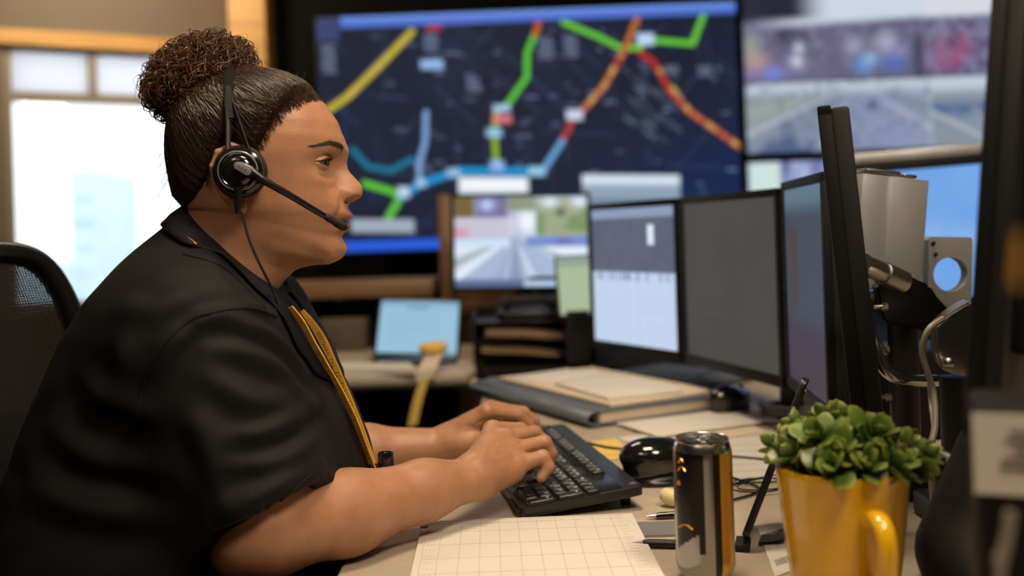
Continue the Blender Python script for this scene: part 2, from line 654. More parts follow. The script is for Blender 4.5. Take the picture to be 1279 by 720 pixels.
TXT = np.eye(4); TXT[:3, 0], TXT[:3, 1], TXT[:3, 2] = (0, -1, 0), (1, 0, 0), (0, 0, 1)
rest = []
for i, (t, u, row, w, hgt) in enumerate(keys):
    yc = KL-.0065-(u+w/2)*U
    xc = x0+(row+hgt/2)*U+(.0100 if row == 5 else 0)
    dz = .0137-.0005
    cap_ = move(keycap(hgt*U, w*U), (xc, yc, dz))
    nf = len(cap_[1])
    g = [cap_]; mi = [0]*nf
    if t:
        gl = glyphs(t, .0088 if len(t) == 1 else .0056, 'LEFT')
        if len(gl[0]):
            lg = move(xf(gl, TXT), (xc+hgt*U*.36-.0048, yc+w*U*.40-.0030, dz+.00515))
            g.append(lg); mi += [1]*len(lg[1])
    g = xf(join(*g), KM)
    if i < 99:
        put('key', g, M_KEY, KB_, mats=[M_LEGEND], midx=mi, sharp=25)
    else:
        rest.append((g, mi))
o = put('keys', join(*[g for g, _ in rest]), M_KEY, KB_, mats=[M_LEGEND], midx=sum([m for _, m in rest], []), sharp=25)
o['kind'] = 'stuff'
for k in range(3):
    put('indicator_light', xf(box(.0016, .0040, .0006, (.1250, .026+.012*k, .0132), .0002), KM), M_LEGEND, KB_)
ring = tube(np.stack([.150+.0042*np.cos(np.linspace(0, 2*PI, 30)), .016+.0042*np.sin(np.linspace(0, 2*PI, 30)), np.full(30, .0132)], 1), .0005, 6, caps=False)
put('maker_mark', xf(join(ring, move(xf(glyphs('hp', .0062), TXT), (.150, .016, .0133))), KM), M_GREYP, KB_, label='small round maker mark')
for y in (.04, KL-.04):
    p = (KM @ A([.145, y, .0, 1]))[:3]
    put('foot', box(.012, .02, max(p[2]-DESK, .004)+.004, (p[0], p[1], DESK+(p[2]-DESK+.004)/2), .001), M_BLACKP, KB_)
kcab = resample([(KM @ A([.162, .30, .006, 1]))[:3], (KM @ A([.21, .30, -.012, 1]))[:3], A([.27, 1.56, DESK+.004]), A([.34, 1.52, DESK+.004]), A([.42, 1.48, DESK+.004]), A([.56, 1.50, DESK+.004])], 40)
put('cord', tube(kcab, .0022, 8), M_RUBBER, KB_)

# ------------------------------------------------------------------ planner sheet
def sheet(corners, z, th, m, name, parent=None, loc=None, bev=0):
    return prism([(p[0], p[1]) for p in corners], z, z+th)
pc = [atz(528, 657, DESK), atz(790, 647, DESK)]
ex_ = pc[1]-pc[0]; ex_[2] = 0; pw = np.linalg.norm(ex_); ex_ /= pw
ey_ = A([ex_[1], -ex_[0], 0])
ph = .33
PMx = basis(pc[0], ex_, y=-ey_)
PL = thing('planner_pad', 'large cream planner pad with a ruled grid beside the forearm', 'planner pad', pc[0]+ex_*pw/2+ey_*.1)
PMx[2, 3] = DESK+.0005
put('sheets', xf(move(box(pw, ph, .005, (0, 0, .0025), .0006), (pw/2, -ph/2, 0)), PMx), M_PAPER, PL)
gl = []
def ln(x0, y0, x1, y1, w=.0006):
    return box(max(abs(x1-x0), w), max(abs(y1-y0), w), .0002, ((x0+x1)/2, -(y0+y1)/2, .0051))
for i in range(10): gl.append(ln(.026+.0228*i, .006, .026+.0228*i, ph-.004))
gl += [ln(.008, .018, pw-.012, .018), ln(.026, .006, pw-.012, .006), ln(.008, .006, .008, ph-.01)]
for y in (.050, .098, .146, .194, .242, .29): gl.append(ln(.008, y, pw-.012, y, .0005))
put('grid_lines', xf(join(*gl), PMx), M_LINE, PL, smooth=False)
gl = []; gl2 = []
for r in range(26):                                  # small unreadable print and handwriting in the margins
    y = .010+.0105*r
    for k in range(rng.integers(2, 5)):
        gl.append(ln(pw-.022+.004*k, y, pw-.0195+.004*k, y+.0004, .0008))
    if r % 2 == 0:
        for k in range(3): gl2.append(ln(.011+.0042*k, y, .0135+.0042*k, y+.001, .0007))
gl3 = []
for c in range(8):
    gl3.append(ln(.030+.0228*c, .0165, .0325+.0228*c, .0172, .0007)); gl3.append(ln(.0335+.0228*c, .0165, .035+.0228*c, .0172, .0007))
for g3 in (gl, gl2, gl3):
    put('lettering', xf(join(*g3), PMx), M_LINE, PL, smooth=False)
fold_ = xf(box(.010, .030, .0008, (.004, -.014, .0064), .0002), PMx @ np.array(Matrix.Rotation(math.radians(-7), 4, 'Y')))
put('folded_corner', fold_, M_CREAM, PL, label='lifted dog-eared corner')

# ------------------------------------------------------------------ drinks can
cp = atz(882, 722, DESK)
cz = at(882, 546, cp[1])[2]-DESK
cr = 36.5/FPX*cp[1]
CAN = thing('drink_can', 'tall slim black and silver drinks can with gold stripe', 'can', (cp[0], cp[1], DESK))
hh_ = cz
profc = [(cr*.70, .0), (cr*.74, .0012), (cr*.80, .004), (cr*.93, .009), (cr, .016)]+[(cr, z) for z in np.linspace(.022, hh_-.017, 40)]+[(cr*.985, hh_-.012), (cr*.93, hh_-.0055), (cr*.895, hh_-.0035)]
N = 120
V, F = lathe(profc, N, cap0=True)
mi = []
cdir = math.atan2(-cp[1], -cp[0])
for f in F:
    c = V[list(f)].mean(0)
    a = (math.atan2(c[1], c[0])-cdir+PI) % (2*PI)-PI    # 0 towards the camera, positive to the picture's right
    z = c[2]
    m = 3
    if z > hh_-.011 or z < .012: m = 0
    elif .62 < a < 1.22: m = 2
    elif -1.15 < a < -.20: m = 1 if z > .052+.020*(a+.2) else 3
    elif -.20 <= a < .02: m = 1 if z > .034 else 3
    elif .36 < a <= .62: m = 1
    elif a >= 1.22 or a <= -1.9: m = 1
    mi.append(m)
put('body', move((V, F), (cp[0], cp[1], DESK)), M_ALU, CAN, mats=[M_CANBLK, M_GOLDP, M_SILV], midx=mi, sharp=60)
put('rim', move(lathe([(cr*.895, hh_-.0036), (cr*.905, hh_-.0012), (cr*.89, 0+hh_), (cr*.86, hh_-.0006), (cr*.845, hh_-.005), (cr*.80, hh_-.0062), (cr*.77, hh_-.0045), (0, hh_-.0042)], 72), (cp[0], cp[1], DESK)), M_ALU, CAN)
tabp = tube(np.stack([.009*np.cos(np.linspace(0, 2*PI, 28))*.75, .011*np.sin(np.linspace(0, 2*PI, 28)), np.full(28, hh_-.0022)], 1), .0013, 8, caps=False)
put('pull_tab', move(join(tabp, box(.010, .008, .0012, (0, .004, hh_-.0026), .0004), lathe([(0, hh_-.0042), (.0028, hh_-.0042), (.0026, hh_-.0016), (0, hh_-.0014)], 20)), (cp[0], cp[1], DESK)), M_ALU, CAN)
gg = []
for zz, a0, a1 in ((hh_-.030, -.95, -.62), (hh_-.022, -.90, -.70), (.056, -.98, -.40), (hh_-.045, -1.0, -.85)):
    aa = np.linspace(cdir+a0, cdir+a1, 14)
    gg.append(tube(np.stack([cp[0]+(cr+.0001)*np.cos(aa), cp[1]+(cr+.0001)*np.sin(aa), DESK+zz+.004*np.sin(np.linspace(0, 3, 14))], 1), .0011, 6))
put('gold_print', join(*gg), M_GOLDP, CAN, label='gold printed marks')

# ------------------------------------------------------------------ mug and succulent
mp = atz(1056, 744, DESK)
mz = at(1056, 580, mp[1])[2]-DESK
mr = 80.5/FPX*mp[1]
MUG = thing('mug', 'large yellow glazed mug used as a planter', 'mug', (mp[0], mp[1], DESK))
th_ = .0048
rb = mr*.79
prof_o = [(rb*.86, 0), (rb*.90, .0006), (rb*.94, .003), (rb*.985, .008)]+[(rb+(mr-rb)*(t**.8), .012+(mz-.014)*t) for t in np.linspace(.02, 1, 22)]
prof_o += [(mr-.0002, mz-.0008), (mr-.0014, mz), (mr-.0034, mz), (mr-th_, mz-.0012)]+[(rb+(mr-rb)*(t**.8)-th_, .012+(mz-.014)*t) for t in np.linspace(.96, .05, 16)]+[(0, .010)]
put('mug_body', move(lathe(prof_o, 96, cap0=True), (mp[0], mp[1], DESK)), M_MUG, MUG)
ha = math.atan2(-mp[1], -mp[0])+math.radians(24)
hd = A([math.cos(ha), math.sin(ha), 0])
def mugr(z): return rb+(mr-rb)*max((z-.012)/(mz-.014), 0)**.8
zt_, zb_ = mz-.036, mz-.108
hp = [(mugr(zt_)-.003, zt_), (mugr(zt_)+.013, zt_+.004), (mugr(zt_)+.026, zt_-.004), (mugr(zt_)+.031, zt_-.022), (mugr(zt_)+.026, zt_-.044), (mugr(zb_)+.016, zb_+.012), (mugr(zb_)-.003, zb_)]
P = resample([(r, z, 0) for r, z in hp], 44)
P = np.array([A([mp[0], mp[1], DESK])+hd*r+A([0, 0, z]) for r, z, _ in P])
side = np.cross(hd, [0, 0, 1])
put('handle', tube(P, np.interp(np.linspace(0, 1, 44), [0, .12, .5, .88, 1], [.0088, .0072, .0066, .0072, .0086]), 16, flat=1.35, up=side), M_MUG, MUG)
M_LEAF = attr_mat('leaf', 'tip', (.070, .135, .020), (.24, .27, .035), rough=.36, sss=.10, bump=.05, bscale=120., var=.25, vscale=25.)
M_STALK = mat('green_stalk', (.10, .13, .03), .5)
PC = A([mp[0], mp[1], DESK+mz])
SUC = thing('succulent', 'bushy green succulent growing out of the yellow mug', 'plant', PC+A([0, 0, -.02]))
put('soil', move(lathe([(0, -.016), (mr*.5, -.0165), (mr-th_-.0055, -.018), (mr-th_-.0065, -.03), (0, -.03)], 48), PC), M_SOIL, SUC)
def leaf(L, W, T):
    """thick spoon-shaped leaf along x"""
    n, k = 12, 10
    V, F, tp = [], [], []
    for i in range(n+1):
        t = i/n
        w = W*(.30*(1-t)**.7*(t < .999)+math.sin(PI*min(t, 1)**1.55)**.75)*.5*(1 if t < .999 else .05)
        w = max(w, .0004)
        h = T*(.45+.55*math.sin(PI*min(t+.1, 1)))*.5*(1 if t < .97 else .3)
        zc = .16*L*t*t
        for j in range(k):
            a = 2*PI*j/k
            V.append((L*t, w*math.cos(a), zc+h*math.sin(a)+.25*w*abs(math.cos(a))**2))
            tp.append(max(0, (t-.55)/.45)**1.5*.8)
    for i in range(n):
        for j in range(k):
            F.append((i*k+j, (i+1)*k+j, (i+1)*k+(j+1) % k, i*k+(j+1) % k))
    F.append(tuple(n*k+j for j in range(k))); F.append(tuple(range(k-1, -1, -1)))
    return A(V), F, tp
rs = np.random.default_rng(5)
heads = [(-.012, -.034, .026), (.030, -.046, .018), (-.036, .0, .034), (.002, .034, .030), (.022, .0, .040), (-.046, -.012, .022), (-.026, -.026, .050), (-.030, .022, .040), (.000, -.012, .040), (.012, .028, .046), (.020, -.030, .052), (.034, .006, .034), (.050, -.014, .022), (.006, -.046, .012), (-.022, -.046, .008), (.040, -.036, .012), (-.048, .020, .020), (.052, .022, .022), (-.008, .010, .056), (.062, -.022, .010)]
for hx_, hy_, hz_ in heads:
    hz_ = max(hz_*.62-.002, .007)
    top = PC+A([hx_, hy_, hz_])
    root = PC+A([hx_*.45, hy_*.45, -.018])
    br = put('branch', tube(resample([root, root*.5+top*.5+A([hx_*.12, hy_*.12, 0]), top], 10), np.linspace(.0030, .0022, 10), 8), M_STALK, SUC)
    V, F, TP, n0 = [], [], [], 0
    out = A([hx_, hy_, .045]); out /= np.linalg.norm(out)
    B = basis(top, None, y=A([.3, 1, .1]), z=out)
    nl = 9
    for k in range(nl):
        az = k*2.39996+rs.random()*.5
        el = math.radians(np.interp(k, [0, nl-1], [4, 68])+rs.normal()*7)
        L = np.interp(k, [0, nl-1], [.033, .019])*(.85+.3*rs.random())
        v, f, tp = leaf(L, L*.58, .0052)
        R = Matrix.Rotation(az, 4, 'Z') @ Matrix.Rotation(-el, 4, 'Y') @ Matrix.Rotation(rs.normal()*.2, 4, 'X')
        v = (v+A([.0015, 0, 0])) @ np.array(R)[:3, :3].T+A([0, 0, -.004+.0012*k])
        v, _ = xf((v, f), B)
        V.append(v); F += [tuple(i+n0 for i in q) for q in f]; n0 += len(v); TP += tp
    lf = put('leaves', (np.concatenate(V), F), M_LEAF, br, sharp=80)
    set_attr(lf, 'tip', TP)

# ------------------------------------------------------------------ tablet seen edge-on, on its stand
tb, tt_ = atz(930, 672, DESK+.018), None
tt_ = at(1007, 472, tb[1]+.012)
vd = A([tb[0], tb[1], 0]); vd /= np.linalg.norm(vd)
tup = tt_-tb; TH = np.linalg.norm(tup)
vd = A([tb[0], tb[1], tb[2]-CAMZ]); vd -= tup*(vd@tup)/(tup@tup); vd /= np.linalg.norm(vd)
TB = basis(tb+vd*.052+tup/2, vd, y=tup)
TAB = thing('tablet', 'slim black tablet seen edge-on, leaning beside the yellow mug', 'tablet', tb+vd*.05)
put('tablet_body', xf(prism(rounded(.104, TH, .010, 5), -.004, .004, .0016), TB), M_BLACKP, TAB)
put('tablet_screen', xf(prism(rounded(.094, TH-.022, .004, 3), .0038, .0044), TB), M_BLACKG, TAB)
ST = thing('tablet_stand', 'grey curved stand holding up the black tablet', 'stand', A([tb[0]+.05, tb[1]+.06, DESK]))
q = TB[:3, 2]*-1
if q[0] < 0: q = -q
s0 = tb+vd*.052+tup*.55+q*.0090
sp_ = resample([s0, s0+q*.018-A([0, 0, .02]), A([s0[0]+.016, s0[1], DESK+.06]), A([tb[0]+.060, tb[1]+.05, DESK+.028]), A([tb[0]+.058, tb[1]+.05, DESK+.008]), A([tb[0]+.045, tb[1]+.05, DESK+.0022]), A([tb[0]+.030, tb[1]+.05, DESK+.0022])], 40)
put('support', ribbon(sp_, vd*.030, .003), mat('dark_grey_stand', (.05, .05, .05), .5), ST, sharp=35)
vh = A([vd[0], vd[1], 0]); vh /= np.linalg.norm(vh)
put('lip', xf(box(.034, .016, .0085, (.021, .003, .0043), .0015), basis((tb[0], tb[1], DESK), vh, z=A([0, 0, 1]))), M_RUBBER, ST)
put('hinge', rod(s0+q*.002-vd*.03, s0+q*.002+vd*.03, .0028), M_STEEL, ST)

# ------------------------------------------------------------------ mice
def make_mouse(name, label, c, yaw, sc, cordpts):
    f = Field((-.075, -.05, -.002), (.075, .05, .075), .0019)
    f.ell((0, 0, .040), (.062, .037, .0245), .0)
    f.ell((-.012, .0, .046), (.045, .033, .0225), .012)
    f.cone((-.030, 0, .015), (.040, 0, .015), .027, .025, .012)
    cut(f, (0, 0, .0185), (.10, 0, -1))
    M = np.eye(4); M[:3, :3] = np.array(Matrix.Rotation(yaw, 3, 'Z'))*sc; M[:3, 3] = A([c[0], c[1], DESK])
    R = thing(name, label, 'computer mouse', M[:3, 3])
    g = f.mesh(); put('shell', xf((g[0], g[1].tolist()), M), M_BLACKG, R, sharp=60)
    f2 = Field((-.06, -.04, -.004), (.07, .04, .03), .0019)
    f2.cone((-.026, 0, .010), (.036, 0, .010), .024, .023, .01)
    f2.ell((.002, 0, .004), (.056, .031, .010), .006)
    cut(f2, (0, 0, .0008), (0, 0, -1)); cut(f2, (0, 0, .0225), (0, 0, 1))
    g = f2.mesh(); put('mouse_base', xf((g[0], g[1].tolist()), M), M_BLACKP, R, sharp=50)
    put('button_gap', xf(tube(resample([(.060, 0, .043), (.045, 0, .0585), (.015, 0, .0655), (.0, 0, .0682)], 16), .0008, 6), M), M_RUBBER, R)
    W = basis((.040, 0, .0570), A([1, 0, 0]), z=A([0, 1, 0]))
    put('scroll_wheel', xf(lathe([(0, -.004), (.0075, -.004), (.0085, -.002), (.0085, .002), (.0075, .004), (0, .004)], 28), W*1.0 if False else M @ W), M_RUBBER, R)
    cc = resample([(M @ A([.058, 0, .014, 1]))[:3]]+[A(p) for p in cordpts], 40)
    put('cord', tube(cc, .0017, 7), M_RUBBER, R)
mc = atz(822, 606, DESK)
make_mouse('mouse', 'glossy black computer mouse beside the keyboard, behind the drinks can', mc+A([.005, .012, 0]), math.radians(9), .93, [mc+A([.10, .01, .006]), mc+A([.13, -.05, .003]), mc+A([.08, -.10, .003]), mc+A([.05, -.10, .003]), mc+A([.035, -.085, .003]), mc+A([.045, -.065, .003]), mc+A([.10, -.02, .003]), mc+A([.22, .05, .003])])
mc2 = atz(912, 517, DESK)
make_mouse('mouse', 'black computer mouse under the grey blank monitor', mc2, math.radians(35), .80, [mc2+A([.05, .08, .018]), mc2+A([.02, .20, .022]), mc2+A([.0, .34, .022]), mc2+A([.08, .46, .022])])

# ------------------------------------------------------------------ small things on the desk
def tagged(name, g, m, label, cat, group=None, **k):
    return tag(put(name, g, m, **k), label, cat, group)
def quad_sheet(pxs, z, th):
    return prism([tuple(atz(x, y, z)[:2]) for x, y in pxs], z, z+th)
tagged('sticky_note', quad_sheet([(736, 553), (770, 549), (792, 570), (757, 577)], DESK+.0006, .0012), M_YELLOWNOTE, 'yellow sticky note between keyboard and glossy black mouse', 'sticky note')
def pen(name, label, a, b, r, mb, mtip, clip=True):
    R = thing(name, label, 'pen', a*.5+b*.5-A([0, 0, r]))
    d = b-a; L = np.linalg.norm(d); d = d/L
    put('barrel', tube([a+d*t for t in (0, .006, L*.55, L*.56, L-.004, L)], [r*.75, r, r, r*1.06, r*1.02, r*.7], 14), mb, R)
    put('tip', tube([a+d*.001, a-d*.008, a-d*.0125], [r*.72, r*.34, r*.13], 12), mtip, R)
    if clip:
        put('clip', xf(box(.036, .0022, .001, (0, 0, 0), .0004), basis(b-d*.022+A([0, 0, r*1.5]), d, z=A([0, 0, 1]))), mtip, R)
a_, b_ = atz(819, 645, DESK+.0045), atz(905, 640, DESK+.0045)
pen('pen', 'black pen pointing at the keyboard, beside the cream cap', a_, b_, .0045, M_BLACKG, M_STEEL)
a_, b_ = atz(803, 679, DESK+.0050), atz(915, 682, DESK+.0050)
pen('pen', 'thick dark pen with steel ends, lying beside the planner pad', a_, b_, .0050, M_BLACKP, M_STEEL)
tagged('grey_card', quad_sheet([(795, 655), (862, 653), (866, 670), (798, 672)], DESK+.0004, .0025), M_GREYP, 'flat grey card between the two pens', 'card')
kp = atz(840, 632, DESK)
tagged('plastic_cap', xf(lathe([(0, 0), (.0085, 0), (.0105, .003), (.0112, .010), (.0095, .019), (.0055, .0235), (0, .0245)], 28), basis(kp+A([.006, -.01, .0105]), None, y=A([0, 0, 1]), z=A([-.9, .35, .25]))), M_CREAMP, 'small rounded cream plastic cap beside the black pen', 'cap')

# papers to the right of the mouse
tagged('paper', quad_sheet([(770, 548), (900, 530), (985, 545), (1010, 575), (905, 585)], DESK+.0004, .0008), M_PAPER, 'wide white sheet under the black mouse', 'paper', loc=None)
pp_ = tagged('paper', quad_sheet([(905, 552), (1000, 546), (1020, 598), (905, 605)], DESK+.0018, .001), M_PAPER, 'ruled white sheet between the drinks can and the yellow mug', 'paper')
gl = []
for k in range(6):
    y = 556+8.2*k
    gl.append(tube([atz(910, y+1, DESK+.0029), atz(1008, y-4, DESK+.0029)], .0005, 4))
put('ruled_lines', join(*gl), M_LINE, pp_)
tagged('paper', quad_sheet([(880, 533), (925, 525), (960, 541), (905, 548)], DESK+.0018, .0008), M_CREAM, 'small pale sheet lying just behind the drinks can', 'paper')
lb = tagged('paper_label', quad_sheet([(946, 660), (982, 650), (1010, 705), (968, 722)], DESK+.0006, .0008), M_PAPER, 'white label with a bar code at the foot of the yellow mug', 'label')
bars = []
for k in range(15):
    u = k/14
    x, y = 955+u*22, 668-u*7
    bars.append(tube([atz(x, y, DESK+.0016), atz(x+6, y+12, DESK+.0016)], .0003+.0005*rs.random(), 4))
for k in range(11):
    u = k/10
    x, y = 968+u*24, 700-u*8
    bars.append(tube([atz(x, y, DESK+.0016), atz(x+3, y+7, DESK+.0016)], .0005, 4))
put('bar_code', join(*bars[:15]), M_INK, lb)
put('bar_code', join(*bars[15:]), M_INK, lb)
# loop of thin black wire on the paper
tt = np.linspace(0, 1, 120)
wc = atz(945, 612, DESK)
loop = np.stack([wc[0]+.050*np.cos(tt*4.2*PI)*(1-.25*tt)+.02*tt, wc[1]+.034*np.sin(tt*4.2*PI+.3)*(1-.2*tt), DESK+.0045+.003*np.abs(np.sin(tt*9))], 1)
tagged('wire', tube(loop, .0011, 6), M_RUBBER, 'thin black wire coiled loosely behind the black tablet', 'wire')
# pale cable coil
cc = atz(990, 520, DESK)
tt = np.linspace(0, 1, 160)
coil = np.stack([cc[0]+(.058+.004*np.sin(tt*23))*np.cos(tt*6*PI), cc[1]+(.052+.004*np.cos(tt*19))*np.sin(tt*6*PI), DESK+.006+.018*tt+.002*np.sin(tt*31)], 1)
tagged('cable_coil', tube(coil, .0042, 8), M_GREYP, 'coil of pale grey cable under the angled monitor', 'cable')

# ------------------------------------------------------------------ binder, books and pads in a heap
bl, br_ = atz(592, 492, DESK), atz(741, 536, DESK)
dv = br_-bl; dv[2] = 0; BLn = np.linalg.norm(dv); dv /= BLn
nv = A([-dv[1], dv[0], 0]); nv = nv if nv[0] > 0 else -nv
BM = basis(bl+A([0, 0, .0035]), dv, y=nv)
BIN = thing('binder', 'blue-grey ring binder at the bottom of the paper heap', 'binder', bl+dv*BLn/2+nv*.13)
bm_h = .026
put('cover', xf(join(move(box(BLn, .27, .003, (0, 0, 0), .001), (BLn/2, .145, .0025)), move(box(BLn, .27, .003, (0, 0, 0), .001), (BLn/2, .145, bm_h-.0015))), BM), M_BLUEGREY, BIN)
sp = [(.012-.0225*math.sin(a), bm_h/2-(bm_h/2-.0015)*math.cos(a)) for a in np.linspace(0, PI, 12)]
V, F = [], []
for x in (0, BLn):
    for y, z in sp: V.append((x, y, z))
for i in range(11): F.append((i, i+1, 13+i-0, 12+i))
o = put('spine', xf((A(V), F), BM), M_BLUEGREY, BIN)
sm = o.modifiers.new('thickness', 'SOLIDIFY'); sm.thickness = .003
put('paper_block', xf(move(box(BLn-.008, .262, bm_h-.007, (0, 0, 0), .001), (BLn/2, .150, bm_h/2)), BM), M_CREAM, BIN)
put('end_cap', xf(move(lathe([(0, 0), (.014, 0), (.016, .003), (.014, .006), (0, .006)], 24), (0, 0, 0)), BM @ basis((-.003, .004, bm_h/2), None, y=A([0, 0, 1]), z=A([1, 0, 0]))), M_CREAMP, BIN, label='pale round end of the spine')
def on_heap(name, label, cat, ox, oy, w, h, z, th, rot, m, lines=0, group=None):
    Mx = BM @ np.array(Matrix.Translation((ox, oy, z-DESK))) @ np.array(Matrix.Rotation(math.radians(rot), 4, 'Z'))
    o = put(name, xf(move(box(w, h, th, (0, 0, th/2), min(th*.3, .0015)), (0, 0, 0)), Mx), m)
    tag(o, label, cat, group)
    if lines:
        gl = [box(w*.8*(.6+.4*rs.random()), .0012, .0003, (-w*.03, h*.36-h*.72*k/(lines-1), th+.0001)) for k in range(lines)]
        put('printed_lines', xf(join(*gl), Mx), M_LINE, o, smooth=False)
    return o
z = DESK+bm_h+.0005
on_heap('paper_stack', 'thick stack of pale sheets lying on the blue-grey binder', 'paper', .262, .170, .44, .25, z+.0005, .008, 1, M_CREAM)
on_heap('notepad', 'white notepad on top of the paper heap', 'notepad', .355, .150, .225, .17, z+.0092, .007, -4, M_PAPER, 9)
on_heap('paper', 'loose printed sheet at the far end of the paper heap', 'paper', .115, .15, .13, .17, z+.0092, .0012, 8, M_PAPER, 8)
on_heap('folder', 'flat dark blue folder lying behind the paper heap', 'folder', .12, .49, .30, .20, DESK+.001, .010, 12, M_BLUEGREY)
on_heap('paper', 'thin white sheets in front of the paper heap, behind the keyboard', 'paper', BLn+.085, .165, .14, .25, DESK+.0008, .003, -3, M_PAPER)
# ================================================================== the person
M_SKIN = attr_mat('skin', 'tint', (.415, .205, .112), (.38, .125, .095), rough=.42, sss=.12, bump=.16, bscale=420., var=.10, vscale=45., spec=.45)
M_SHIRT = mat('black_knit', (.0062, .0058, .0062), .74, bump=.22, bscale=900., sheen=.0, spec=.24)
M_COLLAR = mat('ribbed_collar', (.0048, .0050, .0085), .70, bump=.3, bscale=700., spec=.22, stretch=(1, 1, 2))
M_TROUSER = mat('dark_trousers', (.02, .02, .024), .9)
M_HAIR = mat('dark_hair', (.010, .0055, .0035), .45, spec=.4)
M_STRAND = mat('hair_strand', (.030, .0145, .008), .34, spec=.6)
M_CURL = mat('brown_curls', (.095, .040, .015), .40, spec=.6)
M_CORE = mat('bun_core', (.022, .010, .005), .7)
M_BROW = mat('brow_hair', (.038, .020, .012), .6)
M_SCLERA = mat('eye_white', (.50, .45, .40), .25, coat=.4)
M_IRIS = mat('brown_iris', (.016, .007, .004), .2, coat=.5)
M_PUPIL = mat('pupil', (.004, .004, .004), .1, coat=1.0)
M_GOLD = mat('yellow_strap', (.80, .41, .04), .75, bump=.35, bscale=700., stretch=(1, 1, 3))
M_DARKINK = mat('dark_ink', (.05, .03, .02), .8)

# ---------- head frame: x forward, y to her left (away from the camera), z up
HO = at(300, 215, 1.2)
_xr = at(400, 215, 1.2)-HO; _xr /= np.linalg.norm(_xr)
_up = at(300, 115, 1.2)-HO; _up /= np.linalg.norm(_up)
_R0 = np.stack([_xr, [0, 1, 0], _up], 1)
HR = _R0 @ np.array(Matrix.Rotation(math.radians(3.0), 3, 'Z'))
def Hd(p):
    return A(p) @ HR.T + HO
HM = np.eye(4); HM[:3, :3] = HR; HM[:3, 3] = HO

zt = A([-.20, -.17, -.148, -.130, -.120, -.113, -.109, -.104, -.0946, -.086, -.076, -.0705, -.060, -.05, -.04, -.02, 0, .02, .04, .06, .08, .095, .106, .113, .117, .1185])
xft = A([.022, .034, .048, .0656, .084, .101, .114, .122, .126, .1248, .1215, .1245, .1265, .1300, .1285, .1195, .1185, .1235, .1240, .1175, .104, .090, .072, .056, .038, .022])
xbt = A([-.128, -.105, -.090, -.078, -.072, -.068, -.066, -.064, -.063, -.062, -.061, -.061, -.061, -.062, -.064, -.069, -.073, -.0755, -.076, -.0735, -.068, -.060, -.048, -.034, -.014, .002])
wt = A([.072, .066, .0625, .0605, .0602, .0604, .0606, .061, .061, .062, .0635, .0645, .0665, .0690, .0705, .0725, .0740, .0755, .0755, .0735, .0680, .0600, .0480, .0360, .022, .011])
NZ, NT = 310, 380
zr = np.concatenate([np.linspace(-.20, -.125, 50, endpoint=False), np.linspace(-.125, .06, 205, endpoint=False), np.linspace(.06, .1185, 55)])
def prof(z, tab):
    zz = np.linspace(-.21, .1185, 1600)
    y = np.interp(zz, zt, tab)
    k = np.exp(-.5*(np.arange(-30, 31)/11.)**2); k /= k.sum()
    yp = np.pad(y, 30, mode='reflect', reflect_type='odd')
    ys = np.convolve(yp, k, 'valid')
    wtop = smoothstep(.085, .105, zz)
    ys = ys*(1-wtop)+y*wtop
    return np.interp(z, zz, ys)
s_ = np.linspace(-PI, PI, NT, endpoint=False)
t_ = s_-.5*np.sin(s_)
Z, T = np.meshgrid(zr, t_, indexing='ij')
XF, XB, WW = prof(Z, xft), prof(Z, xbt), prof(Z, wt)
XC = np.interp(Z, [-.2, -.12, -.06, .03, .1185], [-.05, -.015, .002, .006, .010])
ct, st = np.cos(T), np.sin(T)
front = ct > 0
ex = np.interp(Z, [-.12, -.06, .0, .06], [1.0, .93, .90, .95])
X = np.where(front, XC+(XF-XC)*np.abs(ct)**ex, XC-(XC-XB)*np.abs(ct)**.95)
Y = WW*np.sign(st)*np.abs(st)**.97
zl = Z.copy()
# features, measured on the level z and lateral y
g = smoothstep(.1, .5, ct)
ya = np.abs(Y)
G = lambda v, c, s: np.exp(-.5*((v-c)/s)**2)
nz_ = [-.050, -.0425, -.0395, -.0365, -.0345, -.032, -.029, -.026, -.022, -.0175, -.012, -.0064, .002, .0116, .022, .035, .05]
nv_ = [0, .0, .002, .006, .0125, .0180, .0222, .0240, .0260, .0266, .0232, .0186, .0112, .0062, .0030, .001, 0]
ns_ = [.013, .013, .013, .0132, .0135, .0135, .0135, .0132, .013, .0125, .0115, .0105, .0088, .0080, .0085, .010, .012]
zz_ = np.linspace(-.06, .06, 500)
kk = np.exp(-.5*(np.arange(-12, 13)/4.5)**2); kk /= kk.sum()
sm = lambda tab: np.interp(Z, zz_, np.convolve(np.pad(np.interp(zz_, nz_[::1], tab), 12, mode='edge'), kk, 'valid'))
D = sm(nv_)*np.exp(-(ya/sm(ns_))**2.5)
D += .0095*G(ya, .0152, .0046)*G(Z, -.0245, .0062)              # nose wings
D -= .0030*G(ya, .0212, .0022)*G(Z, -.0245, .0075)                 # groove behind the wing
D -= .0120*G(ya, .0085, .0040)*G(Z, -.0340, .0025)               # nostrils
D += .0042*G(Z, .026, .0075)*np.exp(-(ya/.045)**4)               # brow ridge
D -= .0095*G(ya, .030, .0135)*G(Z, .0085, .0105)                 # eye sockets
D -= .0040*G(ya, .017, .006)*G(Z, .008, .010)
D += .0050*G(ya, .044, .017)*G(Z, -.014, .017)                   # cheeks
lat = np.exp(-(ya/.0215)**3)
D += .0058*G(Z, -.0530, .0048)*lat + .0068*G(Z, -.0665, .0054)*np.exp(-(ya/.0195)**3)
D -= .0015*G(ya, 0, .0035)*G(Z, -.0445, .004)                    # philtrum
D -= .0072*G(Z, -.0597, .0015)*np.exp(-(ya/.0245)**6)            # between the lips
D -= .0026*G(ya, .0265, .0040)*G(Z, -.0605, .0045)               # mouth corner
fold = (ya-.0195)-(-.026-Z)*.38
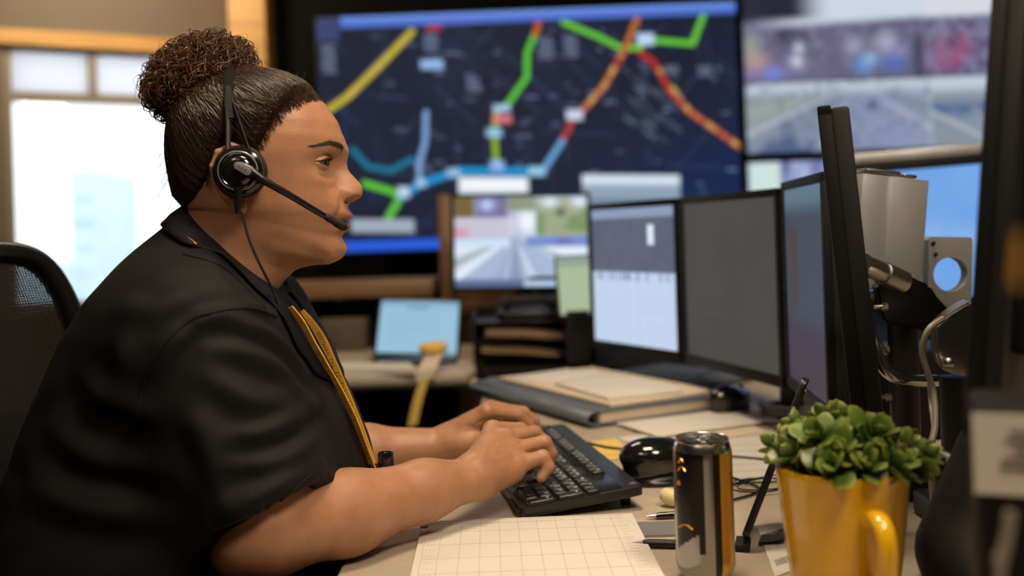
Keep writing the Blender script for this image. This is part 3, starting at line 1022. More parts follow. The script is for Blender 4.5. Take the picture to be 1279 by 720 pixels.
D -= .0016*G(fold, 0, .0028)*smoothstep(-.068, -.050, Z)*smoothstep(-.018, -.030, Z)   # smile line
D += .0026*G(fold, .0075, .006)*smoothstep(-.066, -.050, Z)*smoothstep(-.018, -.030, Z)
D += .0022*G(Z, -.091, .008)*np.exp(-(ya/.017)**2)               # chin
D -= .0020*G(Z, -.0775, .0045)*np.exp(-(ya/.019)**2)
bag = G((Z+.006)-(-.0022*(1-((ya-.0315)/.016)**2)), 0, .0022)*np.exp(-((ya-.0315)/.013)**4)
D -= .0016*bag
X = X+D*g
# eyes: lids wrap the eyeball, an almond stays open
EYE = [(.0960, s*.0315, .0100) for s in (-1, 1)]
ER = .0123
for ex_, ey_, ez_ in EYE:
    dy, dz = Y-ey_, Z-ez_
    rho2 = dy*dy+dz*dz
    al = 1-(dy/.0142)**2
    up = ez_+.0049*al-.0005; lo = ez_-.0045*al-.0006
    lidr = ER+.0017
    lidx = ex_+np.sqrt(np.maximum(lidr**2-rho2, 0))
    hit = (rho2 < lidr**2*.97) & (ct > 0)
    k = .0022
    hh = np.clip(.5+.5*(lidx-X)/k, 0, 1)
    Xn = X*(1-hh)+lidx*hh+k*hh*(1-hh)
    X = np.where(hit, Xn, X)
    crease = G(Z-(ez_+.0049*al+.0032), 0, .0009)*(np.abs(dy) < .0145)
    X = X-np.where(ct > 0, .0016*crease, 0)
    op = (al > 0) & (Z < up) & (Z > lo) & (ct > 0)
    eyx = ex_+np.sqrt(np.maximum(ER**2-rho2, 0))
    X = np.where(op, eyx-.0022, X)
# the jaw line climbs from chin to ear
jb = smoothstep(-.035, -.098, Z)*smoothstep(-.185, -.118, Z)
Z2 = Z+jb*np.clip(.105-X, 0, .115)*.33
HV = np.stack([X, Y, Z2], -1)
idx = np.arange(NZ*NT).reshape(NZ, NT)
jn = np.roll(np.arange(NT), -1)
HF = np.stack([idx[:-1, :], idx[:-1, jn], idx[1:, jn], idx[1:, :]], -1).reshape(-1, 4)
headV = HV.reshape(-1, 3)
headF = HF.tolist()+[tuple(int(i) for i in idx[-1, :])]
lipm = np.maximum(
    np.exp(-(ya/.0225)**6)*smoothstep(-.0455+0, -.0490, Z+.05*ya*ya/.0225*0+.16*np.maximum(ya-.006, 0)*.55)*smoothstep(-.0612, -.0590, Z),
    np.exp(-(ya/.0205)**6)*smoothstep(-.0745, -.0715, Z-.14*np.maximum(ya-.004, 0)*.6)*smoothstep(-.0580, -.0600, Z))
lipm = (lipm*(ct > .2)).reshape(-1)
head_bvh = BVHTree.FromPolygons(headV.tolist(), headF)
def head_front(y, z):
    h = head_bvh.ray_cast(Vector((.3, y, z)), Vector((-1, 0, 0)))
    return A(h[0]) if h[0] is not None else A((.1, y, z))

# ears (fields in head coordinates)
def ear(side):
    f = Field((-.045, -.1, -.055), (.02, -.066, .042), .0013)
    f.ell((-.010, -.0785, -.004), (.0175, .0045, .030), .004)
    pts = [(.003, -.081, .004), (.007, -.081, .018), (.002, -.083, .028), (-.012, -.086, .032), (-.026, -.089, .024), (-.0315, -.090, .008),
           (-.029, -.088, -.008), (-.021, -.085, -.022), (-.011, -.082, -.033)]
    for a, b in zip(pts, pts[1:]):
        f.cone(a, b, .0034, .0034, .003)
    f.ell((-.004, -.0805, -.037), (.0085, .0048, .0095), .004)
    f.ell((.006, -.080, -.006), (.004, .005, .007), .003)
    f.ell((-.006, -.0835, -.004), (.008, .004, .012), .003, carve=True)
    V, Q = f.mesh()
    V = V+A([.0205, .001, -.0075])
    if side > 0:
        V = V*A([1, -1, 1]); Q = Q[:, ::-1]
    return V, Q.tolist()

# ---------- arms and hands
def hand_arm(P, h=.0017):
    """P: dict of chains (points, radii) already in world space"""
    allp = np.concatenate([A(p) for p, _, _ in P])
    f = Field(allp.min(0)-.09, allp.max(0)+.09, h)
    for pts, rad, k in P:
        for i in range(len(pts)-1):
            f.cone(pts[i], pts[i+1], rad[i], rad[i+1], k)
    return f

W_R = at(588, 599, 1.218)
E_R = at(322, 656, 1.05)
S_R = at(236, 430, 1.08)
mid_R = at(432, 641, 1.115)
right = [([S_R, E_R], [.062, .052], .02), ([E_R, mid_R], [.053, .0445], .03), ([mid_R, at(530, 613, 1.18)], [.0445, .033], .02),
         ([at(530, 613, 1.18), W_R], [.033, .0255], .02)]
fr = {  # MCP, PIP, DIP, tip
    'pinky': ([(645, 582, 1.266), (678, 571, 1.283), (685, 584, 1.281), (676, 597, 1.277)], [.0108, .0092, .0082, .0070]),
    'ring': ([(640, 563, 1.287), (680, 553, 1.308), (688, 567, 1.310), (684, 586, 1.311)], [.0114, .0096, .0085, .0074]),
    'middle': ([(632, 548, 1.31), (667, 541, 1.335), (682, 554, 1.340), (684, 575, 1.341)], [.0118, .0098, .0086, .0075]),
    'index': ([(615, 538, 1.332), (650, 537, 1.362), (666, 548, 1.370), (672, 566, 1.372)], [.0120, .0099, .0087, .0076])}
for nm, (pp, rr) in fr.items():
    w = [at(*p) for p in pp]
    right.append(([W_R*.85+w[0]*.15, w[0]], [.0195, rr[0]], .016))
    right.append(([w[0], w[1]], [rr[0], rr[1]], .0045))
    right.append(([w[1], w[2]], [rr[1], rr[2]], .003))
    right.append(([w[2], w[3]], [rr[2], rr[3]], .003))
tw = [at(*p) for p in [(598, 590, 1.262), (620, 585, 1.305), (645, 582, 1.335), (660, 584, 1.345)]]
right += [([W_R, tw[0]], [.02, .016], .015), (tw[:2], [.016, .0125], .008), (tw[1:3], [.0125, .0104], .004), (tw[2:], [.0104, .0084], .003)]
right.append(([at(604, 602, 1.232), at(640, 592, 1.262)], [.018, .0125], .014))
fR = hand_arm(right)
# tendons and veins on the back of the hand
for nm in ('pinky', 'ring', 'middle', 'index'):
    m_ = at(*fr[nm][0][0]); w_ = W_R*.55+m_*.45
    fR.ell(m_+A([0, 0, .0035]), (.0095, .0085, .0085), .006)
V_r, Q_r = fR.mesh()
def vnorm(V, Q):
    n = np.cross(V[Q[:, 2]]-V[Q[:, 0]], V[Q[:, 3]]-V[Q[:, 1]])
    N = np.zeros_like(V)
    for k in range(4): np.add.at(N, Q[:, k], n)
    return N/(np.linalg.norm(N, axis=1)[:, None]+1e-9)
def carve_lines(V, Q, lines):
    bv_ = BVHTree.FromPolygons(V.tolist(), Q.tolist())
    N = vnorm(V, Q)
    dsp = np.zeros(len(V))
    for pl, hgt, wid in lines:
        P = []
        for x, y, _ in resample([(a, b, 0) for a, b in pl], 40):
            h = bv_.ray_cast(Vector((0, 0, CAMZ)), Vector(at(x, y, 1.0)-A([0, 0, CAMZ])).normalized())
            if h[0] is not None: P.append(A(h[0]))
        if len(P) < 3: continue
        P = A(P)
        near_ = np.where(np.all((V > P.min(0)-.012) & (V < P.max(0)+.012), axis=1))[0]
        d = np.full(len(near_), 9.); tb_ = np.zeros(len(near_))
        for i, p in enumerate(P):
            dd = np.linalg.norm(V[near_]-p, axis=1); m_ = dd < d; d[m_] = dd[m_]; tb_[m_] = i/(len(P)-1)
        dsp[near_] += hgt*np.sin(np.clip(tb_, .04, .96)*PI)**.6*np.exp(-.5*(d/wid)**2)
    return V+N*dsp[:, None]
V_r = carve_lines(V_r, Q_r, [
    ([(602, 574), (607, 562), (613, 553), (621, 549)], .0010, .0017),
    ([(612, 575), (617, 567), (622, 558), (630, 553)], .0010, .0017),
    ([(612, 560), (618, 566), (626, 566), (638, 566)], .0007, .0016),
    ([(596, 578), (606, 572), (618, 574), (632, 570), (644, 566)], .0009, .0018),
    ([(586, 586), (594, 590), (600, 598), (604, 608)], -.0011, .0010), ([(579, 582), (588, 589), (594, 600), (597, 611)], -.0008, .0009),
    ([(676, 546), (680, 549), (684, 552)], -.0006, .0009), ([(672, 566), (677, 567), (681, 572)], -.0007, .0009),
    ([(636, 566), (642, 572), (646, 580)], -.0007, .0011), ([(628, 553), (634, 557), (640, 562)], -.0006, .0010),
    ([(640, 573), (655, 566), (668, 562)], -.0010, .0012), ([(640, 558), (655, 552), (668, 549)], -.0009, .0012)])

W_L = at(554, 557, 1.462)
E_L = at(345, 578, 1.41)
S_L = at(268, 420, 1.40)
left = [([S_L, E_L], [.062, .050], .02), ([E_L, at(455, 565, 1.44)], [.050, .037], .03), ([at(455, 565, 1.44), W_L], [.037, .0245], .02)]
fl = {
    'index': ([(608, 515, 1.452), (646, 519, 1.473), (660, 531, 1.478), (667, 549, 1.480)], [.0122, .0099, .0087, .0076]),
    'middle': ([(613, 511, 1.474), (653, 516, 1.498), (667, 527, 1.503), (673, 545, 1.504)], [.0120, .0099, .0086, .0075]),
    'ring': ([(617, 512, 1.497), (654, 518, 1.522), (667, 529, 1.526), (672, 545, 1.527)], [.0114, .0095, .0085, .0074]),
    'pinky': ([(619, 517, 1.518), (646, 522, 1.538), (657, 532, 1.540), (661, 545, 1.540)], [.0106, .0090, .0080, .0068])}
for nm, (pp, rr) in fl.items():
    w = [at(*p) for p in pp]
    left.append(([W_L*.85+w[0]*.15, w[0]], [.0185, rr[0]], .016))
    left.append(([w[0], w[1]], [rr[0], rr[1]], .0045))
    left.append(([w[1], w[2]], [rr[1], rr[2]], .003))
    left.append(([w[2], w[3]], [rr[2], rr[3]], .003))
tl = [at(*p) for p in [(577, 556, 1.448), (602, 552, 1.440), (626, 553, 1.448), (644, 557, 1.456)]]
left += [([W_L, tl[0]], [.02, .0165], .015), (tl[:2], [.0165, .013], .008), (tl[1:3], [.013, .0108], .004), (tl[2:], [.0108, .0086], .003)]
fL = hand_arm(left)
V_l, Q_l = fL.mesh()
V_l = carve_lines(V_l, Q_l, [([(590, 540), (596, 530), (604, 524)], -.0012, .0014), ([(586, 545), (592, 536), (598, 530)], .0009, .0015), ([(600, 527), (620, 522), (640, 524)], -.0010, .0014), ([(644, 515), (650, 518), (654, 522)], -.0006, .0010), ([(575, 536), (585, 532), (596, 538)], -.0008, .0016)])

# ---------- torso sections shared by the body and the shirt (pixel rows of back and front outline)
TY = 1.215
sec = [(262, 236, 296, .060), (290, 204, 318, .085), (320, 170, 338, .130), (350, 144, 354, .165), (385, 119, 374, .182), (450, 84, 409, .193), (520, 54, 444, .198),
       (590, 29, 468, .203), (650, 15, 438, .208), (720, 4, 424, .210), (820, -2, 410, .212)]
_z = A([at(300, y, TY)[2] for y, *_ in sec]); _b = A([at(b, y, TY)[0] for y, b, f, w in sec]); _f = A([at(f, y, TY)[0] for y, b, f, w in sec]); _w = A([s[3] for s in sec])
def sec_at(z, tab):
    zz = np.linspace(_z.min()-.05, _z.max()+.05, 600)
    y = np.interp(zz, _z[::-1], tab[::-1])
    k = np.exp(-.5*(np.arange(-30, 31)/14.)**2); k /= k.sum()
    return np.interp(z, zz, np.convolve(np.pad(y, 30, mode='edge'), k, 'valid')).astype(np.float32)
def add_torso(f, inset=0.0):
    sl, (Xg, Yg, Zg) = f.sub(f.lo, f.lo+f.n*f.h)
    b, ft, w = sec_at(Zg, _b), sec_at(Zg, _f), sec_at(Zg, _w)
    cx, rx = (b+ft)/2, (ft-b)/2-inset
    ry = w-inset
    p = 2.3
    q = (np.abs((Xg-cx)/rx)**p+np.abs((Yg-TY)/ry)**p)**(1/p)
    d = (q-1)*np.minimum(rx, ry)*.9
    f.blend(sl, d.astype(np.float32), 0)
NB, NFr = at(238, 266, 1.205), at(352, 369, 1.205)       # neck opening, back and front
NCn = (NB+NFr)/2; NA = (NFr-NB)/2
NN = np.cross(NA, [0, 1, 0]); NN = NN if NN[2] > 0 else -NN
NN /= np.linalg.norm(NN)

fb = Field((-.68, .93, .50), (-.13, 1.52, 1.12), .010)
add_torso(fb, .016)
cut(fb, NCn-NN*.02, NN)
fb.ell((-.43, TY, .535), (.17, .19, .09), .04)
V_t, Q_t = fb.mesh()

body_parts = [(Hd(headV), headF)]
for sd in (-1, 1):
    ev, eq = ear(sd)
    body_parts.append((Hd(ev), eq))
nhead = len(headV)
body_parts += [(V_r, Q_r.tolist()), (V_l, Q_l.tolist()), (V_t, Q_t.tolist())]
PERSON = thing('person', 'seated person in black polo shirt, hair in a curly bun, typing on the keyboard', 'person', (-.45, TY, 0))
body = put('body', join(*body_parts), M_SKIN, PERSON, sharp=180)
tint = np.zeros(len(body.data.vertices), dtype=np.float32)
tint[:nhead] = lipm
set_attr(body, 'tint', tint)

# eyes, brows, lashes
for c in EYE:
    V, F, mi = [], [], []
    th = [0, .10, .19, .30, .42, .50, .56, .8, 1.1, 1.5, 2.0, 2.6, PI]
    n = 28
    for a in th:
        for i in range(n):
            V.append((ER*math.cos(a)+(.0004 if a < .5 else 0), ER*math.sin(a)*math.cos(2*PI*i/n), ER*math.sin(a)*math.sin(2*PI*i/n)))
    for j in range(len(th)-1):
        for i in range(n):
            i2 = (i+1) % n
            F.append((j*n+i, j*n+i2, (j+1)*n+i2, (j+1)*n+i)); mi.append(2 if j < 2 else 1 if j < 6 else 0)
    V = A(V) @ np.array(Matrix.Rotation(math.radians(-4), 3, 'Z')).T @ np.array(Matrix.Rotation(math.radians(5), 3, 'Y')).T
    put('eye', (Hd(V+A(c)), F), M_SCLERA, PERSON, mats=[M_IRIS, M_PUPIL], midx=mi, label='dark brown eye')
for sd in (-1, 1):
    S = []
    for i in range(250):
        u = rng.random()
        yb = .0125+.038*u
        zc = np.interp(u, [0, .25, .6, 1], [.0262, .0292, .0322, .0282])+rng.normal()*np.interp(u, [0, .3, .7, 1], [.0017, .0016, .0011, .0005])
        p0 = head_front(sd*yb, zc)
        p2 = head_front(sd*(yb+.006), zc+np.interp(u, [0, .4, .8, 1], [.0045, .0020, -.0006, -.002]))
        S.append([p0, (p0+p2)/2+A([.0010, 0, 0]), p2+A([.0006, 0, 0])])
    put('eyebrow', (lambda g: (Hd(g[0]), g[1].tolist()))(strands(A(S), [.00028, .00024, .00008])), M_BROW, PERSON, label='dark arched eyebrow')
    S = []
    ex_, ey_, ez_ = EYE[0 if sd < 0 else 1]
    for i in range(70):
        dy = -.0135+.027*(i+.5)/70
        al = 1-(dy/.0142)**2
        zz = ez_+.0049*al-.0003
        r2 = dy*dy+(zz-ez_)**2
        x0 = ex_+math.sqrt(max((ER+.0016)**2-r2, 0))
        o = .45*dy/.014
        S.append([(x0-.0004, ey_+dy, zz), (x0+.0032, ey_+dy+o*.003, zz-.0006), (x0+.0058, ey_+dy+o*.006, zz+.0010)])
    put('eyelash', (lambda g: (Hd(g[0]), g[1].tolist()))(strands(A(S), [.00042, .00030, .00008])), M_BROW, PERSON, label='dark upper eyelashes')

# ---------- hair
Px = np.roll(HV, -1, 1)-np.roll(HV, 1, 1)
Pz = np.gradient(HV, axis=0)
NRM = np.cross(Px, Pz); NRM /= np.linalg.norm(NRM, axis=2, keepdims=True)+1e-9
if NRM[150, NT//2, 0] < 0: NRM = -NRM
hx = [-.12, -.09, -.06, -.04, -.025, -.015, -.008, 0, .020, .030, .038, .046, .0556, .072, .086, .096, .104, .13]
hz = [-.075, -.062, -.054, -.046, -.030, -.005, .010, .014, .008, .004, .0143, .0296, .0475, .068, .080, .0865, .094, .13]
zline = np.interp(HV[..., 0], hx, hz)
mask = HV[..., 2]-zline
thick = smoothstep(.003, .030, mask)*.0074-.0028
thick += .0035*smoothstep(-.02, -.07, HV[..., 0])*smoothstep(0, .03, mask)
groove = np.sin(np.arctan2(HV[..., 1], HV[..., 2]-.09)*110+HV[..., 0]*70)*.00060
CAPV = HV+NRM*(thick+groove*smoothstep(.004, .02, mask))[..., None]
keep = mask > -.002
fm = keep[:-1, :] & keep[1:, :] & keep[:-1][:, jn] & keep[1:][:, jn]
capF = HF.reshape(NZ-1, NT, 4)[fm]
cap = CAPV.reshape(-1, 3)
used = np.unique(capF); remap = np.full(NZ*NT, -1); remap[used] = np.arange(len(used))
capV, capF = cap[used], remap[capF].tolist()
capF.append([int(remap[i]) for i in idx[-1, :]])
HAIR = put('hair', (Hd(capV), capF), M_HAIR, PERSON, label='dark hair pulled back tight from the face')
cap_bvh = BVHTree.FromPolygons(capV.tolist(), capF)
C0 = A([.005, 0, .015])
ANCH = A([-.052, 0, .098])
def surf(dirs, off):
    out = []
    for d, o in zip(dirs, off):
        d = d/np.linalg.norm(d)
        h = cap_bvh.ray_cast(Vector(C0+d*.4), Vector(-d))
        p = A(h[0]) if h[0] is not None else C0+d*.09
        out.append(p+d*o)
    return np.array(out)
S = []
ntry = 0
used_m = mask.reshape(-1)[used]
cand = np.where((used_m > 0) & (capV[:, 2] < .118))[0]
near = cand[capV[cand, 1] < .02]
edge = near[(used_m[near] < .013) & (used_m[near] > .0015)]
for n_str in range(4600):
    pool = edge if n_str < 2600 else near
    p = capV[pool[rng.integers(len(pool))]]
    d0, d1 = p-C0, ANCH+A([rng.normal()*.012, rng.normal()*.022, rng.normal()*.008])-C0
    d0 /= np.linalg.norm(d0); d1 /= np.linalg.norm(d1)
    om = math.acos(np.clip(d0@d1, -1, 1))
    if om < .12: continue
    tt = np.linspace(0, .96, 12)
    dirs = np.array([(math.sin((1-t)*om)*d0+math.sin(t*om)*d1)/math.sin(om) for t in tt])
    dirs += np.cross(d0, d1)[None]*(rng.normal()*.03*np.sin(tt*PI)+rng.normal()*.004*np.sin(tt*14+rng.random()*6))[:, None]
    off = .0003+rng.random()*.0016+np.abs(.0006*np.sin(tt*9+rng.random()*6))
    off = off*np.minimum(1, np.arange(12)/2.+.15)
    S.append(surf(dirs, off))
S = A(S)
rad = np.broadcast_to(.00050*np.sin(np.linspace(.06, PI-.5, 12))**.6, S.shape[:2])*(0.6+.7*rng.random((len(S), 1)))
put('combed_strands', (lambda g: (Hd(g[0]), g[1].tolist()))(strands(S, rad)), M_STRAND, HAIR)

def surf2(d, o):
    d = d/np.linalg.norm(d)
    best = 0
    for bv_ in (cap_bvh, head_bvh):
        h = bv_.ray_cast(Vector(C0+d*.4), Vector(-d))
        if h[0] is not None: best = max(best, np.linalg.norm(A(h[0])-C0))
    return C0+d*(best+o)
S = []
mk = mask.reshape(-1)
fine_c = np.where((mk > -.0075) & (mk < .003) & (headV[:, 1] < .03) & (headV[:, 0] > -.02))[0]
for n_str in range(1500):                                   # fine hairs that soften the hairline
    p = headV[fine_c[rng.integers(len(fine_c))]]
    if rng.random() > .25+.75*smoothstep(-.0075, .002, mk[fine_c[0]] if False else float(np.interp(p[0], hx, hz)*-1+p[2])): continue
    d0, d1 = p-C0, ANCH+A([rng.normal()*.02, rng.normal()*.03, rng.normal()*.012])-C0
    d0 /= np.linalg.norm(d0); d1 /= np.linalg.norm(d1)
    om = math.acos(np.clip(d0@d1, -1, 1))
    if om < .2: continue
    fr_ = min(1, (.014+.022*rng.random())/(.1*om))
    tt = np.linspace(0, fr_, 8)
    S.append([surf2((math.sin((1-t)*om)*d0+math.sin(t*om)*d1)/math.sin(om), -.0002+.0016*min(1, t/fr_*2)) for t in tt])
put('hairline_strands', (lambda g: (Hd(g[0]), g[1].tolist()))(strands(A(S), .00021)), M_STRAND, HAIR)

# the bun
BC = A([-.047, .004, .113]); BRm = np.array(Matrix.Rotation(math.radians(-24), 3, 'Y'))
BR = A([.066, .058, .047])
bv, bf = ellipsoid((0, 0, 0), (1, 1, 1), 60, 40)
wob = 1+.06*np.sin(bv[:, 0]*9+bv[:, 1]*7)*np.sin(bv[:, 2]*8+bv[:, 1]*5)
bv = (bv*wob[:, None]*BR*.86) @ BRm.T+BC
BUN = put('hair_bun', (Hd(bv), bf), M_CORE, PERSON, label='big curly brown bun on top of the head')
S = []
for i in range(1700):
    d = rng.normal(size=3); d /= np.linalg.norm(d)
    rr = .84+.22*rng.random()**1.5
    base = d*BR*rr
    if base[2] < -.035 and rng.random() < .6: continue
    tan = np.cross(d, rng.normal(size=3)); tan /= np.linalg.norm(tan)
    bit = np.cross(d, tan)
    L = .022+.03*rng.random()
    turns = 1.0+1.6*rng.random(); rc = .0040+.0062*rng.random()
    tt = np.linspace(0, 1, 22); a = tt*turns*2*PI+rng.random()*6.28
    bend = (tt-.5)
    pth = base[None]+tan[None]*(bend*L)[:, None]+d[None]*(np.cos(a)*rc-bend**2*L*.9)[:, None]+bit[None]*(np.sin(a)*rc)[:, None]
    S.append(pth @ BRm.T+BC)
S = A(S)
rad = .00078*(.55+.6*rng.random((len(S), 1)))*np.sin(np.linspace(.5, PI-.4, 22))[None]**.6
put('curls', (lambda g: (Hd(g[0]), g[1].tolist()))(strands(S, rad, 4)), M_CURL, BUN)
S = []
for i in range(210):                                        # loose fine hairs round the bun
    d = rng.normal(size=3); d /= np.linalg.norm(d)
    if d[2] < -.4: continue
    base = d*BR*.98
    tan = np.cross(d, rng.normal(size=3)); tan /= np.linalg.norm(tan)
    L = .014+.02*rng.random()
    tt = np.linspace(0, 1, 14)
    lift = .010+.012*rng.random()
    S.append((base[None]+tan[None]*((tt-.5)*L*2)[:, None]+d[None]*(np.sin(tt*PI)*lift-.004)[:, None]) @ BRm.T+BC)
n_a = len(S)
for i in range(22):                                          # wisps along the parting and forehead
    x0 = .0+.1*rng.random()
    p = surf([A([x0, rng.normal()*.02, .118-.6*max(x0-.03, 0)])-C0], [0])[0]
    dirv = A([.3+.5*rng.random(), rng.normal()*.4, .8]); dirv /= np.linalg.norm(dirv)
    tt = np.linspace(0, 1, 14); L = .005+.010*rng.random()
    S.append(p[None]+dirv[None]*(tt*L)[:, None]+A([-1, 0, 0])[None]*(tt**2*L*rng.random())[:, None])
n_b = len(S)
for i in range(30):                                          # nape
    z0 = -.05+.1*rng.random()
    p = A([-.078+.2*max(-z0-.01, 0), -.02*rng.random(), z0])
    tt = np.linspace(0, 1, 14); L = .008+.016*rng.random()
    S.append(p[None]+A([-.7, 0, -.3])[None]*(tt*L)[:, None]+A([0, 0, -1])[None]*(tt**2*L*.9)[:, None])
for nm_, q_, par_ in (('flyaway_hair', S[:n_a], BUN), ('forehead_hair', S[n_a:n_b], HAIR), ('nape_hair', S[n_b:], HAIR)):
    put(nm_, (lambda g: (Hd(g[0]), g[1].tolist()))(strands(A(q_), .00017)), M_CURL, par_, label='fine loose hairs')
tt = np.linspace(0, 1, 60); a = tt*2.6*2*PI
curl = np.stack([-.088+.0095*np.cos(a)*(1-.35*tt), -.02+.006*tt, .066+.0095*np.sin(a)*(1-.3*tt)], 1)
curl = np.vstack([resample([(-.066, -.018, .082), (-.074, -.02, .078), curl[0]], 10), curl])
put('stray_curl', xf(tube(curl, .00045, 5), HM), M_HAIR, HAIR, label='loose ringlet at the back of the head')

# ---------- polo shirt
fs = Field((-.69, .90, .56), (-.11, 1.54, 1.13), .0042)
def add_sleeve(S0, H0, r0, r1, hemdir, torso=None):
    sl, (Xg, Yg, Zg) = fs.sub(fs.lo, fs.lo+fs.n*fs.h)
    ab = H0-S0
    e = A(hemdir)/np.linalg.norm(hemdir)
    n = ab-e*(ab@e); n /= np.linalg.norm(n)
    b2 = H0+ab*.3; ab2 = b2-S0
    def cone(dr):
        t = np.clip(((Xg-S0[0])*ab2[0]+(Yg-S0[1])*ab2[1]+(Zg-S0[2])*ab2[2])/(ab2@ab2), 0, 1)
        return np.sqrt((Xg-S0[0]-t*ab2[0])**2+(Yg-S0[1]-t*ab2[1])**2+(Zg-S0[2]-t*ab2[2])**2)-(r0+(r1-r0)*np.minimum(t*1.3, 1.0)+dr)
    pl = (Xg-H0[0])*n[0]+(Yg-H0[1])*n[1]+(Zg-H0[2])*n[2]
    d = np.maximum(cone(0), pl)
    inner = np.maximum(cone(-.0115), -(pl+.035))
    d = np.maximum(d, -inner)
    fs.blend(sl, d.astype(np.float32), .045)
    return n
add_torso(fs)
Hm_R = at(329, 643, 1.047)
nR = add_sleeve(at(243, 432, 1.078), Hm_R, .086, .0735, at(402, 597, 1.047)-at(258, 688, 1.047))
Hm_L = at(345, 560, 1.41)
add_sleeve(at(268, 420, 1.37), Hm_L, .086, .0735, at(402, 540, 1.41)-at(290, 610, 1.41))
cut(fs, NCn+NN*.004, NN)
V_s, Q_s = fs.mesh()
sh_bvh = BVHTree.FromPolygons(V_s.tolist(), Q_s.tolist())
EYEP = Vector((0, 0, CAMZ))
def on_shirt(px, py, lift=0.0, bvh=None):
    d = at(px, py, 1.0)-A(EYEP)
    d = Vector(d).normalized()
    h = (bvh or sh_bvh).ray_cast(EYEP, d)
    if h[0] is None: return None
    return A(h[0])+A(h[1])*lift*(1 if A(h[1])@A(d) < 0 else -1)
N_s = vnorm(V_s, Q_s)
folds = [  # px polyline, height, width
    ([(252, 400), (300, 404), (345, 425), (385, 468)], 0.0081, .008),
    ([(262, 432), (310, 440), (352, 462), (392, 512)], 0.0069, .009),
    ([(258, 470), (300, 492), (345, 505), (398, 498)], 0.0050, .010),
    ([(290, 545), (330, 540), (370, 525), (398, 505)], 0.0081, .008),
    ([(300, 585), (345, 575), (380, 558), (400, 535)], 0.0088, .008),
    ([(285, 625), (330, 612), (372, 592), (400, 572)], 0.0075, .009),
    ([(262, 655), (300, 640), (345, 628)], 0.0050, .010),
    ([(232, 510), (262, 560), (270, 620)], 0.0063, .012),
    ([(180, 480), (215, 430), (265, 395), (330, 385)], 0.0050, .007),
    ([(100, 470), (140, 500), (200, 520)], 0.0063, .012),
    ([(70, 540), (120, 575), (190, 590)], 0.0075, .013),
    ([(45, 610), (110, 635), (200, 645)], 0.0081, .014),
    ([(150, 380), (190, 385), (240, 365)], 0.0044, .010),
    ([(160, 420), (150, 470), (110, 520)], 0.0050, .012),
    ([(405, 470), (425, 520), (440, 575)], 0.0044, .010),
    ([(398, 440), (415, 470), (445, 545)], 0.0037, .007),
    ([(300, 330), (330, 365), (360, 400)], 0.0037, .009),
]
disp = np.zeros(len(V_s))
for pl, hgt, wid in folds:
    P = [on_shirt(*p) for p in pl]
    P = [p for p in P if p is not None]
    if len(P) < 2: continue
    P = resample(P, 24)
    dist = np.full(len(V_s), 9.0); tbest = np.zeros(len(V_s))
    for i in range(len(P)):
        dd = np.linalg.norm(V_s-P[i], axis=1)
        m = dd < dist; dist[m] = dd[m]; tbest[m] = i/(len(P)-1)
    taper = np.sin(np.clip(tbest, .03, .97)*PI)**.5
    disp += hgt*taper*(np.exp(-.5*(dist/wid)**2)-.55*np.exp(-.5*((dist-2.1*wid)/wid)**2))
fine = .0010*np.sin(V_s[:, 0]*61+2*np.sin(V_s[:, 2]*37))*np.sin(V_s[:, 2]*53+V_s[:, 1]*41)
ax0, ax1 = at(243, 432, 1.078), Hm_R
tq = np.clip((V_s-ax0)@(ax1-ax0)/((ax1-ax0)@(ax1-ax0)), 0, 1)
rad_ = V_s-ax0-tq[:, None]*(ax1-ax0)
rr_ = np.linalg.norm(rad_, axis=1)
inner_ = (np.sum(rad_*N_s, axis=1) < .3*rr_) & (tq > .55) & (rr_ < .085)
hem_ = np.clip((Hm_R-V_s)@nR/.012, 0, 1)
disp *= np.where(np.linalg.norm(V_s-Hm_R, axis=1) < .11, hem_, 1)
disp[inner_] = 0
V_s2 = V_s+N_s*(disp+fine)[:, None]
SHIRT = put('polo_shirt', (V_s2, Q_s.tolist()), M_SHIRT, PERSON, sharp=60, label='black short-sleeved polo shirt')
sh2 = BVHTree.FromPolygons(V_s2.tolist(), Q_s.tolist())
# sleeve seam and hem stitching
def seam(pxs, r, n=50):
    P = [on_shirt(*p, lift=.0006, bvh=sh2) for p in resample([(x, y, 0) for x, y in pxs], n)[:, :2]]
    return tube([p for p in P if p is not None], r, 6)
put('shoulder_seam', seam([(345, 396), (318, 386), (282, 388), (240, 400), (205, 432), (180, 480), (168, 540)], .0014), M_SHIRT, SHIRT)
put('sleeve_hem', seam([(268, 664), (310, 646), (352, 624), (392, 590)], .0010), M_SHIRT, SHIRT)
put('yoke_seam', seam([(228, 318), (270, 330), (300, 352), (332, 386)], .0011), M_SHIRT, SHIRT)

# collar: a stand round the neck and a leaf folded down over it
def collar_ring(t):
    top = NCn+NA*1.06*math.cos(t)+A([0, .0665, 0])*math.sin(t)
    out = NA/np.linalg.norm(NA)*math.cos(t)*.75+A([0, 1, 0])*math.sin(t)
    return top, out/np.linalg.norm(out)
V, F = [], []
nt = 96
ts = np.linspace(.16, 2*PI-.16, nt)
for t in ts:
    top, out = collar_ring(t)
    fr_ = max(0, math.cos(t))**2.2
    drop = .042+.014*abs(math.sin(t))+.050*fr_-.014*max(0, -math.cos(t))
    dn = A([.45*fr_+.10*max(0, math.cos(t)), 0, -1.]); dn /= np.linalg.norm(dn)
    outw = .016+.012*abs(math.sin(t))+.010*fr_-.010*max(0, -math.cos(t))
    prof_ = [top-NN*.012-out*.002, top+NN*.003-out*.001, top+NN*.0075+out*.0015, top+NN*.0068+out*.005,
             top+out*(.005+outw*.45)+dn*drop*.35, top+out*(.004+outw*.85)+dn*drop*.70, top+out*(.004+outw)+dn*drop]
    V += prof_
m_ = 7
